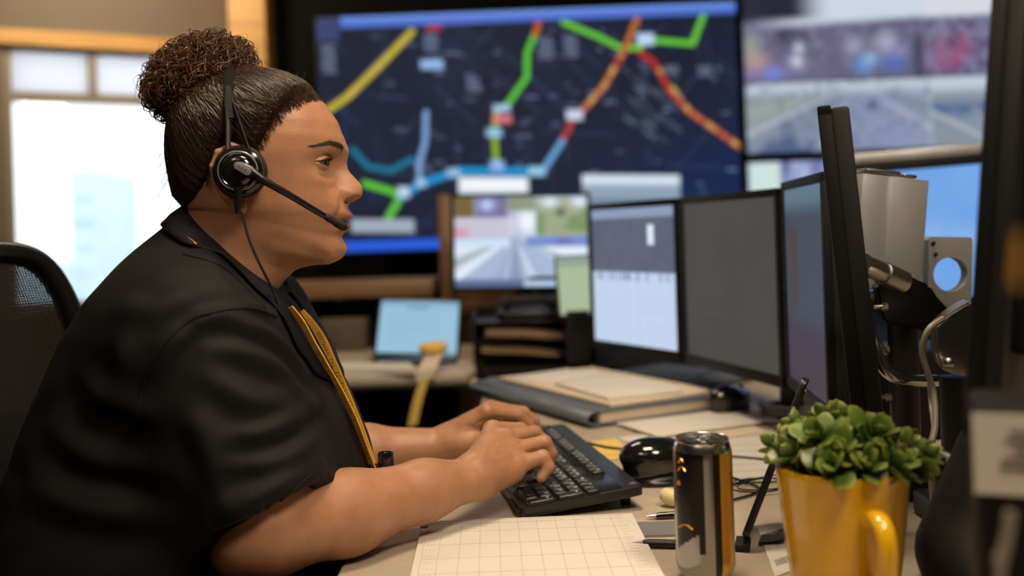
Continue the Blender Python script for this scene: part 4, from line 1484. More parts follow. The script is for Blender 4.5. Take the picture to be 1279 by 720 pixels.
for i in range(nt-1):
    for k in range(m_-1):
        F.append((i*m_+k, (i+1)*m_+k, (i+1)*m_+k+1, i*m_+k+1))
V = A(V)
# keep the leaf just outside the shirt
for i in range(len(V)):
    if i % m_ >= 4:
        h = sh2.find_nearest(Vector(V[i]))
        if h[0] is not None:
            sdist = (V[i]-A(h[0]))@A(h[1])
            if sdist < .004: V[i] = A(h[0])+A(h[1])*.004
collar = put('collar', (V, F), M_COLLAR, SHIRT, label='folded black collar')
sm_ = collar.modifiers.new('thickness', 'SOLIDIFY'); sm_.thickness = .0026; sm_.offset = 0

# ---------- trousers and shoes (below the table)
ft = Field((-.68, .94, .42), (.10, 1.50, .66), .012)
ft.ell((-.43, TY, .545), (.165, .19, .095), .05)
for s in (-1, 1):
    ft.cone((-.42, TY+s*.10, .540), (.0, TY+s*.11, .545), .090, .070, .04)
g1 = ft.mesh()
ft2 = Field((-.18, .98, .03), (.12, 1.46, .60), .012)
for s in (-1, 1):
    ft2.cone((.0, TY+s*.11, .535), (.02, TY+s*.11, .10), .070, .050, .02)
g2 = ft2.mesh()
put('trousers', join((g1[0], g1[1].tolist()), (g2[0], g2[1].tolist())), M_TROUSER, PERSON)
for s in (-1, 1):
    fsh = Field((-.08, TY+s*.11-.07, -.01), (.24, TY+s*.11+.07, .16), .008)
    fsh.cone((-.01, TY+s*.11, .045), (.16, TY+s*.115, .038), .045, .038, .02)
    fsh.cone((.01, TY+s*.11, .05), (.015, TY+s*.11, .11), .045, .046, .02)
    cut(fsh, (0, 0, .004), (0, 0, -1))
    g = fsh.mesh()
    put('shoe', (g[0], g[1].tolist()), M_RUBBER, PERSON)

# ================================================================== headset
HS = thing('headset', 'black telephone headset with boom microphone worn on the head', 'headset', Hd((0, 0, .12)))
cupc = at(298, 214, 1.103)
axis = -A([0.0, 1, 0])*.97+_xr*.10; axis /= np.linalg.norm(axis)
CM = basis(cupc, None, y=_up, z=axis)          # z out of the ear, y up
put('ear_cushion', xf(lathe([(.006, -.020), (.024, -.020), (.0285, -.017), (.0302, -.011), (.0295, -.005), (.026, -.002)], 56, cap0=True), CM), M_RUBBER, HS, label='soft black ear cushion')
cup = put('ear_cup', xf(lathe([(.027, -.006), (.0278, -.001), (.0265, .003), (.0245, .0042), (.0232, .0036), (.0222, .0044), (.0205, .0068), (.0185, .0074), (.0172, .0066), (.0160, .0082), (.0120, .0098), (.004, .0104), (.0, .0104)], 64, cap0=True), CM), M_BLACKG, HS)
put('trim_ring', xf(lathe([(.0205, .0064), (.0212, .0074), (.0222, .0064), (.0212, .0054), (.0205, .0064)], 64), CM), M_GREYP, cup, label='grey ring on the ear cup')
# far side pad
cupf = Hd((-.012, .092, .0))
CF = basis(cupf, None, y=_up, z=A([0, 1, 0]))
put('temple_pad', xf(lathe([(.0, -.014), (.024, -.014), (.0285, -.010), (.0285, -.004), (.024, .001), (.0, .002)], 40), CF), M_RUBBER, HS)
# band over the head
cl = np.linalg.inv(HR) @ (cupc-HO)
th = np.linspace(.17, PI-.17, 70)
band = np.stack([cl[0]-.003-.021*np.sin(th), -.0925*np.cos(th)*(1+.02*np.sin(2*th)**2), .010+.1235*np.sin(th)], 1)
for i in range(len(band)):                      # keep the band outside the hair
    d = band[i]-C0; L = np.linalg.norm(d); d /= L
    h = cap_bvh.ray_cast(Vector(C0+d*.4), Vector(-d))
    if h[0] is not None:
        r_ = np.linalg.norm(A(h[0])-C0)+.0035
        if L < r_: band[i] = C0+d*r_
k5 = np.ones(7)/7
for c in range(3):
    band[3:-3, c] = np.convolve(band[:, c], k5, 'valid')
bandw = Hd(band)
put('headband', ribbon(bandw[8:], _xr*.0052, .0026), M_BLACKP, HS, sharp=30)
put('headband_slider', ribbon(resample(bandw[5:16:3], 20)+A([0, -.0022, 0]), _xr*.0030, .0022), M_RUBBER, HS, sharp=30)
yk = bandw[9]
for s in (-1, 1):
    P = resample([yk+_xr*s*.003, yk*.55+(cupc+_up*.026)*.45+_xr*s*.0062, cupc+_up*.0225+_xr*s*.0115+axis*.001], 14)
    put('yoke_arm', tube(P, [.0032]*14, 8, flat=.6), M_BLACKP, HS)
# boom and microphone
b0 = cupc+axis*.0125
bp = [b0+at(300, 209, 1.103)-at(298, 214, 1.103), at(314, 216, 1.091), at(330, 226, 1.093), at(360, 243, 1.105), at(395, 264, 1.125), at(414, 275, 1.137)]
P = resample(bp, 50)
rad = np.interp(np.linspace(0, 1, 50), [0, .08, .2, .32, .5, 1], [.0062, .0070, .0066, .0050, .0040, .0032])
boom = put('boom', tube(P, rad, 12, flat=.62, up=axis), M_BLACKP, HS)
PM = basis(b0+axis*.0036+at(306, 212, 1.103)-at(298, 214, 1.103), at(334, 229, 1.1)-at(306, 212, 1.1), z=axis)
put('boom_plate', xf(prism(rounded(.0205, .0085, .0042), 0, .0012, .0004), PM), M_GREYP, boom, label='grey oval plate with small marks')
marks = join(*[box(.0014, .0024, .0003, (x, 0, .0013)) for x in (-.004, -.0005, .0035)])
put('plate_marks', xf(marks, PM), M_DARKINK, boom)
m0, m1 = at(405, 269.5, 1.132), at(433, 285.5, 1.147)
put('microphone', tube(np.linspace(m0, m1, 12), [.0025, .0040, .0044, .0044, .0041, .0046, .0052, .0054, .0054, .0052, .0046, .0028], 14), M_RUBBER, HS, label='foam-tipped black microphone')
put('cable_boot', tube(np.linspace(cupc-_up*.020+axis*.006, cupc-_up*.047+axis*.004, 10), [.0045, .0046, .0042, .0045, .004, .0043, .0038, .004, .0034, .0026], 12), M_BLACKP, HS)
cab = resample([cupc-_up*.045+axis*.004, at(303, 268, 1.097), at(310, 296, 1.095), at(322, 325, 1.098), at(334, 349, 1.107), at(342, 366, 1.118), at(349, 385, 1.125)], 50)
put('cable', tube(cab, .0016, 8), M_RUBBER, HS)

# ================================================================== lanyard
LY = thing('lanyard', 'yellow lanyard hanging from the neck down the black shirt front', 'lanyard', at(468, 588, 1.19))
def strap(px, w, ds):
    C = np.array([at(x, y, d) for (x, y), d in zip(px, ds)])
    return resample(C, 60), w
pf, _ = strap([(375, 390), (388, 404), (402, 424), (416, 455), (432, 492), (448, 532), (463, 575), (467, 584)], .008, [1.20, 1.205, 1.21, 1.212, 1.212, 1.208, 1.20, 1.198])
pn, _ = strap([(362, 384), (378, 404), (392, 430), (408, 458), (426, 489), (444, 526), (459, 566), (466, 584)], .008, [1.145, 1.15, 1.155, 1.16, 1.168, 1.178, 1.188, 1.192])
Tf = np.gradient(pf, axis=0); Tf /= np.linalg.norm(Tf, axis=1)[:, None]
wf = np.cross(Tf, A([-.35, -.9, .2])); wf /= np.linalg.norm(wf, axis=1)[:, None]
s1 = put('strap', ribbon(pf+wf*.001, wf*.0064, .0014), M_GOLD, LY, sharp=30)
Tn = np.gradient(pn, axis=0); Tn /= np.linalg.norm(Tn, axis=1)[:, None]
wn = np.cross(Tn, A([-.75, -.62, .2])); wn /= np.linalg.norm(wn, axis=1)[:, None]
s2 = put('strap', ribbon(pn, wn*.0058, .0014), M_GOLD, LY, sharp=30)
# rows of worn dark lettering, unreadable in the photograph
def dashes(P, W, i0, i1, seed):
    r = np.random.default_rng(seed); gs = []
    T = np.gradient(P, axis=0)
    i = i0
    while i < i1:
        c = P[int(i)]; t = T[int(i)]/np.linalg.norm(T[int(i)]); w = W[int(i)]/np.linalg.norm(W[int(i)])
        n = np.cross(t, w)
        M = np.eye(4); M[:3, 0], M[:3, 1], M[:3, 2], M[:3, 3] = t, w, n, c
        if r.random() < .85:
            gs.append(xf(join(box(.0006, .0038, .0020, (-.0009, 0, 0)), box(.0020, .0006, .0020, (0, r.choice([-.0022, 0, .0022]), 0))), M))
        i += .95
    return join(*gs)
put('lettering', dashes(pf, wf, 14, 46, 3), M_DARKINK, s1, smooth=False)
put('lettering', dashes(pn, wn, 20, 54, 4), M_DARKINK, s2, smooth=False)
cb = at(467, 586, 1.195)
put('clip', join(box(.012, .006, .014, cb, .002), tube(cb+A([0, 0, -.014])+np.stack([.006*np.cos(np.linspace(0, 2*PI, 25)), np.zeros(25), .008*np.sin(np.linspace(0, 2*PI, 25))], 1), .0014, 8)), M_BLACKP, LY, label='black clip')
RM = basis(at(482, 578, 1.20), A([1, 0, 0]), z=A([0.1, .05, 1]))
put('badge_reel', xf(lathe([(0, -.014), (.0085, -.014), (.0095, -.012), (.0095, .010), (.0088, .0125), (.0072, .0128), (.0066, .011), (0, .011)], 32), RM), M_BLACKG, LY, label='shiny black cylinder on the lanyard end')
# strap round the back of the neck, seen below the collar
P = [on_shirt(x, y, .003, sh2) for x, y in [(222, 291), (229, 296), (237, 302), (246, 309)]]
P = resample([p for p in P if p is not None], 12)
put('neck_strap', ribbon(P, A([0, -.002, .0014]), .0012), M_GOLD, LY, sharp=30)
# ================================================================== lit pictures, and reflections painted on screens
def vnoise(u, v, su, sv, seed):
    r = np.random.default_rng(seed)
    Gd = r.random((int(sv)+3, int(su)+3))
    x, y = np.clip(u, 0, 1)*su, np.clip(v, 0, 1)*sv
    i, j = x.astype(int), y.astype(int)
    a, b = x-i, y-j
    a = a*a*(3-2*a); b = b*b*(3-2*b)
    return Gd[j, i]*(1-a)*(1-b)+Gd[j, i+1]*a*(1-b)+Gd[j+1, i]*(1-a)*b+Gd[j+1, i+1]*a*b
def fbm(u, v, s, asp, seed, o=4):
    return sum(vnoise(u, v, s*asp*2**k, s*2**k, seed+k)*.5**k for k in range(o))/sum(.5**k for k in range(o))
def seg_dist(x, y, P):
    d = np.full(x.shape, 1e9)
    for (x0, y0), (x1, y1) in zip(P, P[1:]):
        L2 = (x1-x0)**2+(y1-y0)**2+1e-9
        t = np.clip(((x-x0)*(x1-x0)+(y-y0)*(y1-y0))/L2, 0, 1)
        d = np.minimum(d, np.hypot(x-x0-t*(x1-x0), y-y0-t*(y1-y0)))
    return d
def lay(C, c, m):
    m = np.clip(m, 0, 1)[..., None]
    return C*(1-m)+A(c)*m
def rectm(x, y, x0, y0, x1, y1, s=2):
    return np.clip(np.minimum(np.minimum(x-x0, x1-x), np.minimum(y-y0, y1-y))/s+.5, 0, 1)

def map_picture(u, v):
    # worked out on a 1115 x 640 board
    x, y = 75+1115*u, 50+625*v-45*u
    C = np.zeros(u.shape+(3,))+lin(24, 29, 46)
    C = lay(C, lin(20, 40, 88), smoothstep(.55, 1.0, u)*smoothstep(.35, .9, v)*.85)
    C = lay(C, lin(34, 44, 70), .7*fbm(u, v, 5, 1.8, 3)**2)
    r = np.random.default_rng(21)
    for k in range(75):                         # faint streets
        x0, y0 = 75+1115*r.random(), 50+560*r.random()
        a = r.choice([.05, .12, 1.5, 1.62, .75, 2.3]); L = 40+150*r.random()
        d = seg_dist(x, y, [(x0, y0), (x0+L*math.cos(a), y0+L*math.sin(a))])
        C = lay(C, lin(58, 74, 108), (.25+.4*r.random())*np.exp(-(d/(1.6+1.6*r.random()))**2))
    for k in range(70):                         # small blurred place names
        x0, y0 = 90+1080*r.random(), 70+520*r.random()
        L = 8+26*r.random()
        C = lay(C, lin(120, 135, 170), (.25+.5*r.random())*rectm(x, y, x0, y0, x0+L, y0+5+3*r.random(), 3))
    for k in range(40):
        x0, y0 = 880+140*r.random(), 170+190*r.random()
        d = seg_dist(x, y, [(x0, y0), (x0+24, y0+18)])
        C = lay(C, lin(110, 125, 140), .35*np.exp(-(d/3)**2))
    for cx, cy, n in ((380, 115, 5), (685, 130, 6), (752, 125, 6), (490, 228, 4), (1015, 185, 2), (1105, 190, 3), (105, 160, 8)):
        for k in range(n):
            C = lay(C, lin(140, 152, 180), .55*rectm(x, y, cx-22+6*r.random(), cy-5*n+10*k, cx+14+8*r.random(), cy-5*n+10*k+6, 3))
    def road(P, c, w, o=1.0):
        nonlocal C
        d = seg_dist(x, y, P)
        C = lay(C, c, .92*o*np.clip((w*.40-d)/4+.5, 0, 1))
    road([(330, 85), (230, 185), (150, 260), (90, 300)], lin(196, 186, 40), 22)
    road([(665, 75), (635, 140), (632, 205), (580, 275), (562, 290)], lin(96, 205, 62), 18)
    road([(668, 62), (658, 92)], lin(200, 70, 40), 18)
    road([(548, 300), (540, 350), (543, 445)], lin(150, 190, 50), 18)
    road([(735, 60), (820, 95), (890, 130), (935, 125), (950, 105), (1075, 115), (1105, 40)], lin(110, 210, 62), 18)
    road([(930, 50), (895, 130)], lin(190, 110, 50), 20)
    road([(895, 130), (835, 230), (790, 280), (755, 310), (720, 375)], lin(182, 62, 58), 19)
    road([(720, 375), (665, 455)], lin(110, 170, 225), 19)
    road([(935, 140), (970, 165), (1010, 240), (1060, 295), (1130, 345), (1190, 388)], lin(188, 48, 44), 19)
    road([(360, 300), (355, 380), (335, 440), (340, 490)], lin(130, 170, 225), 18)
    road([(160, 400), (200, 445), (260, 455), (320, 425)], lin(22, 120, 150), 20)
    road([(190, 490), (260, 510), (285, 525), (250, 580)], lin(100, 205, 60), 22)
    road([(665, 455), (440, 455), (340, 490), (285, 525)], lin(28, 150, 212), 25)
    for k in range(26):                         # speckled traffic along the red and yellow roads
        t = r.random()
        for P in ([(895, 130), (835, 230), (760, 310)], [(970, 165), (1060, 295), (1190, 388)], [(330, 85), (150, 260)]):
            i = 0 if t < .5 else len(P)-2
            s = (t*2) % 1
            p, q = P[i], P[i+1]
            cx, cy = p[0]+(q[0]-p[0])*s, p[1]+(q[1]-p[1])*s
            C = lay(C, lin(214, 180, 90), .7*np.exp(-((x-cx)**2+(y-cy)**2)/30))
    for cx, cy, w, h, c in ((380, 172, 60, 24, (150, 185, 235)), (562, 288, 44, 18, (170, 200, 235)), (562, 317, 50, 20, (225, 120, 130)), (755, 305, 42, 26, (205, 215, 235)), (540, 353, 40, 22, (150, 195, 230)), (545, 440, 36, 26, (150, 180, 235)),
                            (428, 460, 34, 22, (150, 190, 225)), (650, 455, 44, 24, (150, 200, 230)), (950, 104, 44, 30, (190, 215, 245)), (340, 488, 26, 20, (165, 195, 230)), (293, 512, 30, 28, (190, 215, 235)), (390, 74, 40, 14, (180, 40, 50))):
        C = lay(C, lin(*c), rectm(x, y, cx-w/2, cy-h/2, cx+w/2, cy+h/2, 8))
    C = lay(C, lin(178, 190, 205), .8*rectm(x, y, 150, 585, 318, 620, 6))
    C = lay(C, lin(200, 214, 225), .95*rectm(x, y, 440, 470, 626, 518, 4))
    C = lay(C, lin(248, 252, 255), .95*rectm(x, y, 446, 478, 622, 505, 14))
    m = rectm(x, y, 770, 464, 1028, 560, 4)
    C = lay(C, lin(118, 140, 160), m)
    C = lay(C, lin(214, 226, 238), m*smoothstep(505, 478, y))
    C = lay(C, lin(160, 178, 192), .8*m*rectm(x, y, 770, 505, 1028, 520, 10))
    top = y-(50-45*u)
    C = lay(C, lin(78, 112, 205), np.clip((32-top)/5, 0, 1)*np.clip((x-135)/8, 0, 1))
    C = lay(C, lin(120, 160, 235), .7*np.clip((14-top)/5, 0, 1)*np.clip((x-135)/8, 0, 1))
    C = lay(C, lin(64, 74, 120), .8*rectm(x, top, 75, -5, 135, 62, 8))
    bot = 625-top
    C = lay(C, lin(40, 92, 215), np.clip((30-bot)/5, 0, 1))
    return C

def cams_picture(u, v, seed=0, rows=(.0, .485, 1.0), cols=(.0, .76, 1.0)):
    C = np.zeros(u.shape+(3,))+lin(120, 128, 160)
    n = fbm(u, v, 7, 1.8, 40+seed); n2 = fbm(u, v, 22, 1.8, 60+seed)
    vt = v/rows[1]
    Ct = np.zeros_like(C)+lin(112, 108, 140)
    Ct = lay(Ct, lin(80, 76, 104), smoothstep(.45, .7, n))
    Ct = lay(Ct, lin(150, 146, 178), smoothstep(.5, .8, n2)*.6)
    Ct = lay(Ct, lin(226, 236, 250), smoothstep(.20, .06, vt+.12*(u-.5))*smoothstep(.2, .45, u+.2))
    Ct = lay(Ct, lin(44, 44, 62), smoothstep(.14, .0, vt)*smoothstep(.38, .2, u))
    Ct = lay(Ct, lin(140, 132, 178), smoothstep(.62, .85, vt)*smoothstep(.42, .1, u)*.8)
    Ct = lay(Ct, lin(176, 190, 176), .7*np.exp(-((u-.03)**2/.002+(vt-.45)**2/.05)))
    Ct = lay(Ct, lin(216, 176, 160), .7*np.exp(-((u-.05)**2/.003+(vt-.68)**2/.02)))
    for a, b, s, c in ((.12, .88, .034, (120, 150, 235)), (.22, .70, .028, (222, 226, 246)), (.23, .50, .022, (215, 220, 245)), (.50, .78, .04, (112, 160, 225)), (.53, .70, .03, (160, 195, 235)), (.63, .74, .05, (90, 120, 200)), (.60, .46, .05, (186, 184, 214)), (.46, .50, .04, (172, 170, 204)), (.66, .60, .03, (150, 150, 190))):
        Ct = lay(Ct, lin(*c), np.exp(-((u-a)**2+((vt-b)*.3)**2)/s**2))
    Ct = lay(Ct, lin(62, 62, 84), .8*np.exp(-((u-.73)/.02)**2)*smoothstep(.3, .5, vt))
    rt = (u > cols[1])
    Cr = np.zeros_like(C)+lin(140, 138, 170)
    Cr = lay(Cr, lin(96, 92, 130), smoothstep(.4, .7, n2))
    Cr = lay(Cr, lin(176, 70, 120), smoothstep(.40, .66, fbm(u, v, 9, 1.8, 77+seed))*np.exp(-((u-.89)**2/.008+(vt-.68)**2/.08))*.8)
    Cr = lay(Cr, lin(236, 240, 250), smoothstep(.16, .05, vt))
    Ct = np.where(rt[..., None], Cr, Ct)
    vb = (v-rows[1])/(rows[2]-rows[1])
    Cb = np.zeros_like(C)+lin(138, 150, 172)
    Cb = lay(Cb, lin(206, 220, 232), smoothstep(.22, .04, vb-.10*n))
    px_, py_ = .47, .06
    ang = np.arctan2(u-px_, (vb-py_)*.75+1e-6)
    Cb = lay(Cb, lin(158, 166, 200), np.exp(-((ang-.25)/.55)**2)*smoothstep(.1, .3, vb))
    Cb = lay(Cb, lin(84, 100, 142), smoothstep(.45, .62, n)*np.exp(-((ang+.45)/.35)**2)*smoothstep(.3, .6, vb))
    Cb = lay(Cb, lin(176, 186, 178), .8*np.exp(-((ang+1.0)/.3)**2)*smoothstep(.1, .3, vb))
    for a0, w in ((-.75, .035), (-.25, .02), (.55, .03), (1.02, .04)):
        Cb = lay(Cb, lin(206, 214, 228), .75*np.exp(-((ang-a0)/w)**2)*smoothstep(.12, .3, vb))
    Cb = lay(Cb, lin(70, 82, 120), np.exp(-((u-.53)**2/.0006+(vb-.38)**2/.004)))
    Cb = lay(Cb, lin(120, 134, 166), .6*smoothstep(.5, .75, n2))
    rb_ = u > .775
    Cq = np.zeros_like(C)+lin(150, 162, 176)
    Cq = lay(Cq, lin(212, 226, 236), smoothstep(.30, .12, vb))
    Cq = lay(Cq, lin(92, 112, 160), np.exp(-((vb-.42-.1*n)/.09)**2)*smoothstep(.35, .6, n2+.15))
    Cq = lay(Cq, lin(196, 204, 206), np.exp(-((vb-.50-(u-.78)*1.8)/.03)**2))
    Cb = np.where(rb_[..., None], Cq, Cb)
    Cb = lay(Cb, lin(190, 205, 210), np.exp(-((u-.775)/.006)**2)*.6)
    C = np.where((v < rows[1])[..., None], Ct, Cb)
    C = lay(C, lin(60, 62, 84), np.exp(-((v-rows[1])/.012)**2)*.8)
    return C

def desk_cams(u, v):
    C = np.zeros(u.shape+(3,))+lin(150, 170, 200)
    n = fbm(u, v, 6, 1.3, 5); n2 = fbm(u, v, 18, 1.3, 9)
    C = lay(C, lin(120, 112, 150), rectm(u, v, .16, .0, .40, .24, .02))
    C = lay(C, lin(190, 210, 255), np.exp(-((u-.25)**2/.003+(v-.09)**2/.004)))
    C = lay(C, lin(120, 100, 60), rectm(u, v, 0, 0, .15, .23, .02))
    C = lay(C, lin(200, 196, 216), rectm(u, v, 0, .23, .46, .45, .02))
    C = lay(C, lin(215, 130, 140), .8*np.exp(-((u-.04)**2/.004+(v-.40)**2/.004)))
    C = lay(C, lin(244, 248, 255), np.exp(-((u-.55)**2/.008+(v-.28)**2/.03)))
    C = lay(C, lin(140, 146, 118), rectm(u, v, .40, .0, .62, .16, .03)*.9)
    C = lay(C, lin(158, 168, 138), rectm(u, v, .62, .02, 1.0, .44, .02))
    C = lay(C, lin(124, 150, 104), rectm(u, v, .62, .02, 1.0, .44, .02)*smoothstep(.5, .7, n))
    for a in (.72, .94):
        C = lay(C, lin(226, 236, 250), np.exp(-((u-a)**2/.004+(v-.07)**2/.003)))
    C = lay(C, lin(70, 84, 74), np.exp(-((u-.80)**2/.0012+(v-.18)**2/.002)))
    C = lay(C, lin(208, 224, 246), rectm(u, v, 0, .46, .42, .58, .02))
    C = lay(C, lin(120, 140, 210), rectm(u, v, .54, .45, 1.0, .55, .02))
    C = lay(C, lin(110, 80, 150), .8*np.exp(-((u-.82)**2/.003+(v-.50)**2/.001)))
    m = smoothstep(.54, .58, v)
    ang = np.arctan2(u-.46, (v-.44)*.9)
    R = np.zeros_like(C)+lin(168, 186, 214)
    R = lay(R, lin(228, 238, 252), smoothstep(.35, .6, np.sin(ang*5.5+1.2)*.5+.5))
    R = lay(R, lin(120, 140, 176), np.exp(-(ang/.28)**2)*.9)
    R = lay(R, lin(110, 128, 130), .7*np.exp(-((ang+1.05)/.10)**2)+.7*np.exp(-((ang-1.0)/.06)**2))
    C = C*(1-m[..., None])+R*m[..., None]
    C = lay(C, lin(92, 112, 150), smoothstep(.90, .925, v))
    C = lay(C, lin(190, 212, 240), rectm(u, v, .52, .935, .80, .99, .01))
    C = lay(C, lin(18, 20, 26), rectm(u, v, .56, .885, .82, .925, .01))
    return C

def table_picture(u, v):
    C = np.zeros(u.shape+(3,))+lin(196, 212, 238)
    top = smoothstep(.475, .465, v)
    C = lay(C, lin(98, 104, 122), top)
    C = lay(C, lin(142, 156, 184), rectm(u, v, 0, 0, 1, .075, .01))
    C = lay(C, lin(84, 90, 108), .5*top*vnoise(u, v, 14, 20, 4)*(v > .08))
    C = lay(C, lin(226, 234, 248), rectm(u, v, .695, .13, .765, .27, .02))
    C = lay(C, lin(172, 190, 220), (np.abs((v*22) % 1-.5) < .05)*.45*(1-top))
    C = lay(C, lin(168, 186, 216), (np.abs((u*8) % 1-.5) < .03)*.35*(1-top))
    C = lay(C, lin(120, 138, 172), .7*(1-top)*rectm(u, v, .05, .475, .95, .53, .01)*(vnoise(u, v, 40, 6, 8) > .55))
    return C
def blank_picture(u, v):  # grey reflected by the matte blank screen, painted as emitted colour
    C = np.zeros(u.shape+(3,))+lin(68, 65, 63)
    C = lay(C, lin(84, 80, 76), .6*fbm(u, v, 4, 1, 3))
    C = lay(C, lin(82, 80, 78), .7*np.exp(-((v-.705)/.004)**2)*(u > .2)*(u < .9))
    return C
def reflection_picture(u, v):  # window reflection on the angled screen, painted as an emitted gradient
    C = np.zeros(u.shape+(3,))+lin(64, 72, 84)
    C = lay(C, lin(92, 116, 132), smoothstep(.16, .04, v))
    C = lay(C, lin(66, 58, 72), smoothstep(.6, .75, v))
    C = lay(C, lin(72, 60, 60), .8*rectm(u, v, .1, .2, .35, .62, .03))
    return C
def blue_picture(u, v):
    C = np.zeros(u.shape+(3,))+lin(118, 168, 232)
    C = lay(C, lin(150, 190, 238), .8*np.exp(-((v-.42-.2*u)/.12)**2))
    C = lay(C, lin(98, 150, 224), .6*fbm(u, v, 5, 1.5, 31))
    return C
def doc_picture(u, v):
    C = np.zeros(u.shape+(3,))+lin(148, 192, 216)
    C = lay(C, lin(128, 172, 200), smoothstep(.12, .06, v))
    C = lay(C, lin(96, 140, 172), .8*rectm(u, v, .33, .10, .62, .15, .01))
    r = np.random.default_rng(2)
    for k in range(9):
        C = lay(C, lin(124, 168, 196), .6*rectm(u, v, .1, .24+.07*k, .3+.55*r.random(), .26+.07*k, .01))
    return C
def green_picture(u, v):
    C = np.zeros(u.shape+(3,))+lin(168, 186, 152)
    C = lay(C, lin(138, 160, 150), smoothstep(.22, .10, v))
    return C
def strip_picture(u, v):
    C = np.zeros(u.shape+(3,))+lin(96, 104, 150)
    C = lay(C, lin(170, 180, 225), smoothstep(.3, .8, fbm(u, v, 6, 6, 91)))
    C = lay(C, lin(206, 226, 222), rectm(u, v, 0, 0, .075, 1, .01))
    C = lay(C, lin(16, 18, 26), smoothstep(.15, .2, v))
    return C
P_SCREEN = picture_mat('lit_screen', 1.0)

# ================================================================== room shell
BW = 4.72
ZC = 2.75
def wall_box(name, a, b, z0, z1, th, m, side=1):
    """upright slab from plan point a to b, thickness to the outer side"""
    a, b = A(a), A(b)
    d = b-a; L = np.linalg.norm(d); d /= L
    n = A([-d[1], d[0]])*side
    poly = [a, b, b+n*th, a+n*th]
    return struct(name, prism([tuple(p) for p in poly], z0, z1), m)
M_FLOOR = mat('carpet', (.03, .027, .025), .95, bump=.5, bscale=500., var=.2, vscale=30.)
M_CEIL = mat('ceiling_tile', (.20, .19, .175), .9, bump=.2, bscale=80.)
M_BLACKW = mat('black_wall', (.0035, .0032, .003), .8, bump=.1, bscale=60., spec=.15)
M_TRIMW = mat('honey_wood', (.66, .36, .095), .45, bump=.1, bscale=14., var=.16, vscale=4., stretch=(.8, .8, 6))
struct('floor', box(8.6, 7.6, .1, (-.9, 1.3, -.05)), M_FLOOR)
struct('ceiling', box(8.6, 7.6, .1, (-.9, 1.3, ZC+.05)), M_CEIL)
Pa2, Pb2 = at(0, 200, 4.55)[:2], at(292, 200, 5.05)[:2]
wd = Pb2-Pa2; wd /= np.linalg.norm(wd)
def onwall(px, py):
    """point of the window wall seen at a pixel"""
    r0 = at(px, py, 1.0)
    # solve r0.xy * d = Pa2 + wd * t
    Mx = np.array([[r0[0], -wd[0]], [r0[1], -wd[1]]])
    d, t = np.linalg.solve(Mx, Pa2)
    return at(px, py, d), t
Wtl, t_l = onwall(4, 57); Wtr, t_r = onwall(286, 70)
z_head = (Wtl[2]+Wtr[2])/2
z_tr = onwall(150, 124)[0][2]
z_trim_top = onwall(60, 40)[0][2]
z_sill = .80
far_l = Pa2-wd*2.4
end_r = Pa2+wd*(t_r+.02)
wp = lambda t: Pa2+wd*t
wall_box('wall_left', far_l, wp(t_l), 0, ZC, .14, M_TAN)
wall_box('wall_left', wp(t_l), end_r, 0, z_sill, .14, M_TAN)
wall_box('wall_left', wp(t_l), end_r, z_head, ZC, .14, M_TAN)
colX = at(288, 100, 4.80)[0], at(335, 100, 4.80)[0]
wall_box('wall_back', (colX[1]-.02, BW+.22), (3.4, BW+.22), 0, ZC, .12, M_BLACKW)
wall_box('wall_back', end_r, (colX[0]+.05, BW+.16), 0, ZC, .14, M_TAN)
struct('trim_1', box(colX[1]-colX[0], .22, ZC, ((colX[0]+colX[1])/2, BW+.17, ZC/2), .008), M_TRIMW)
wall_box('wall_right', (3.4, -2.5), (3.4, BW+.34), 0, ZC, .12, M_TAN, -1)
wall_box('wall_front', (-5.2, -2.45), (3.4, -2.45), 0, ZC, .12, M_TAN, -1)
wall_box('wall_left', (-5.0, -2.5), (-5.0, 4.6), 0, ZC, .12, M_TAN)
wall_box('wall_left', (-5.1, 3.9), far_l, 0, ZC, .14, M_TAN)
# window: wood head trim, mullions, a lowered shade in the upper part, glass
wn = A([wd[1], -wd[0]])       # into the room
wn = wn if wn[1] < 0 else -wn
def wbar(ta, tb, za, zb, n0, n1):
    poly = [wp(ta)+wn*n0, wp(tb)+wn*n0, wp(tb)+wn*n1, wp(ta)+wn*n1]
    return prism([tuple(p) for p in poly], za, zb)
struct('trim_2', wbar(t_l-1.2, t_r, z_head, z_trim_top, 0, .035), M_TRIMW)
M_ALUW = mat('window_frame_paint', (.30, .26, .21), .5)
tm = onwall(116, 90)[1]
WIN = struct('window_1', join(wbar(t_l, t_l+.03, z_sill, z_head, -.09, -.02), wbar(t_r-.02, t_r+.03, z_sill, z_head, -.09, -.02), wbar(t_l, t_r, z_head-.02, z_head, -.09, -.02), wbar(t_l, t_r, z_sill, z_sill+.04, -.09, -.02)), M_ALUW)
put('mullion', wbar(tm-.018, tm+.018, z_tr, z_head, -.075, -.012), M_ALUW, WIN, smooth=False)
put('transom', wbar(t_l, t_r, z_tr-.02, z_tr+.022, -.075, -.012), M_ALUW, WIN, smooth=False)
M_GLASS = mat('window_glass', (1, 1, 1), 0.0, trans=1.0, spec=.5)
put('pane', wbar(t_l+.03, t_r-.02, z_sill+.04, z_tr-.02, -.058, -.054), M_GLASS, WIN, smooth=False)
m = bpy.data.materials.new('shade_fabric'); m.use_nodes = True
nt = m.node_tree; out = nt.nodes['Material Output']; nt.nodes.remove(nt.nodes['Principled BSDF'])
tr, df, mx = nt.nodes.new('ShaderNodeBsdfTranslucent'), nt.nodes.new('ShaderNodeBsdfDiffuse'), nt.nodes.new('ShaderNodeMixShader')
tr.inputs['Color'].default_value = (.95, .95, 1.0, 1); df.inputs['Color'].default_value = (.6, .6, .62, 1); mx.inputs[0].default_value = .12
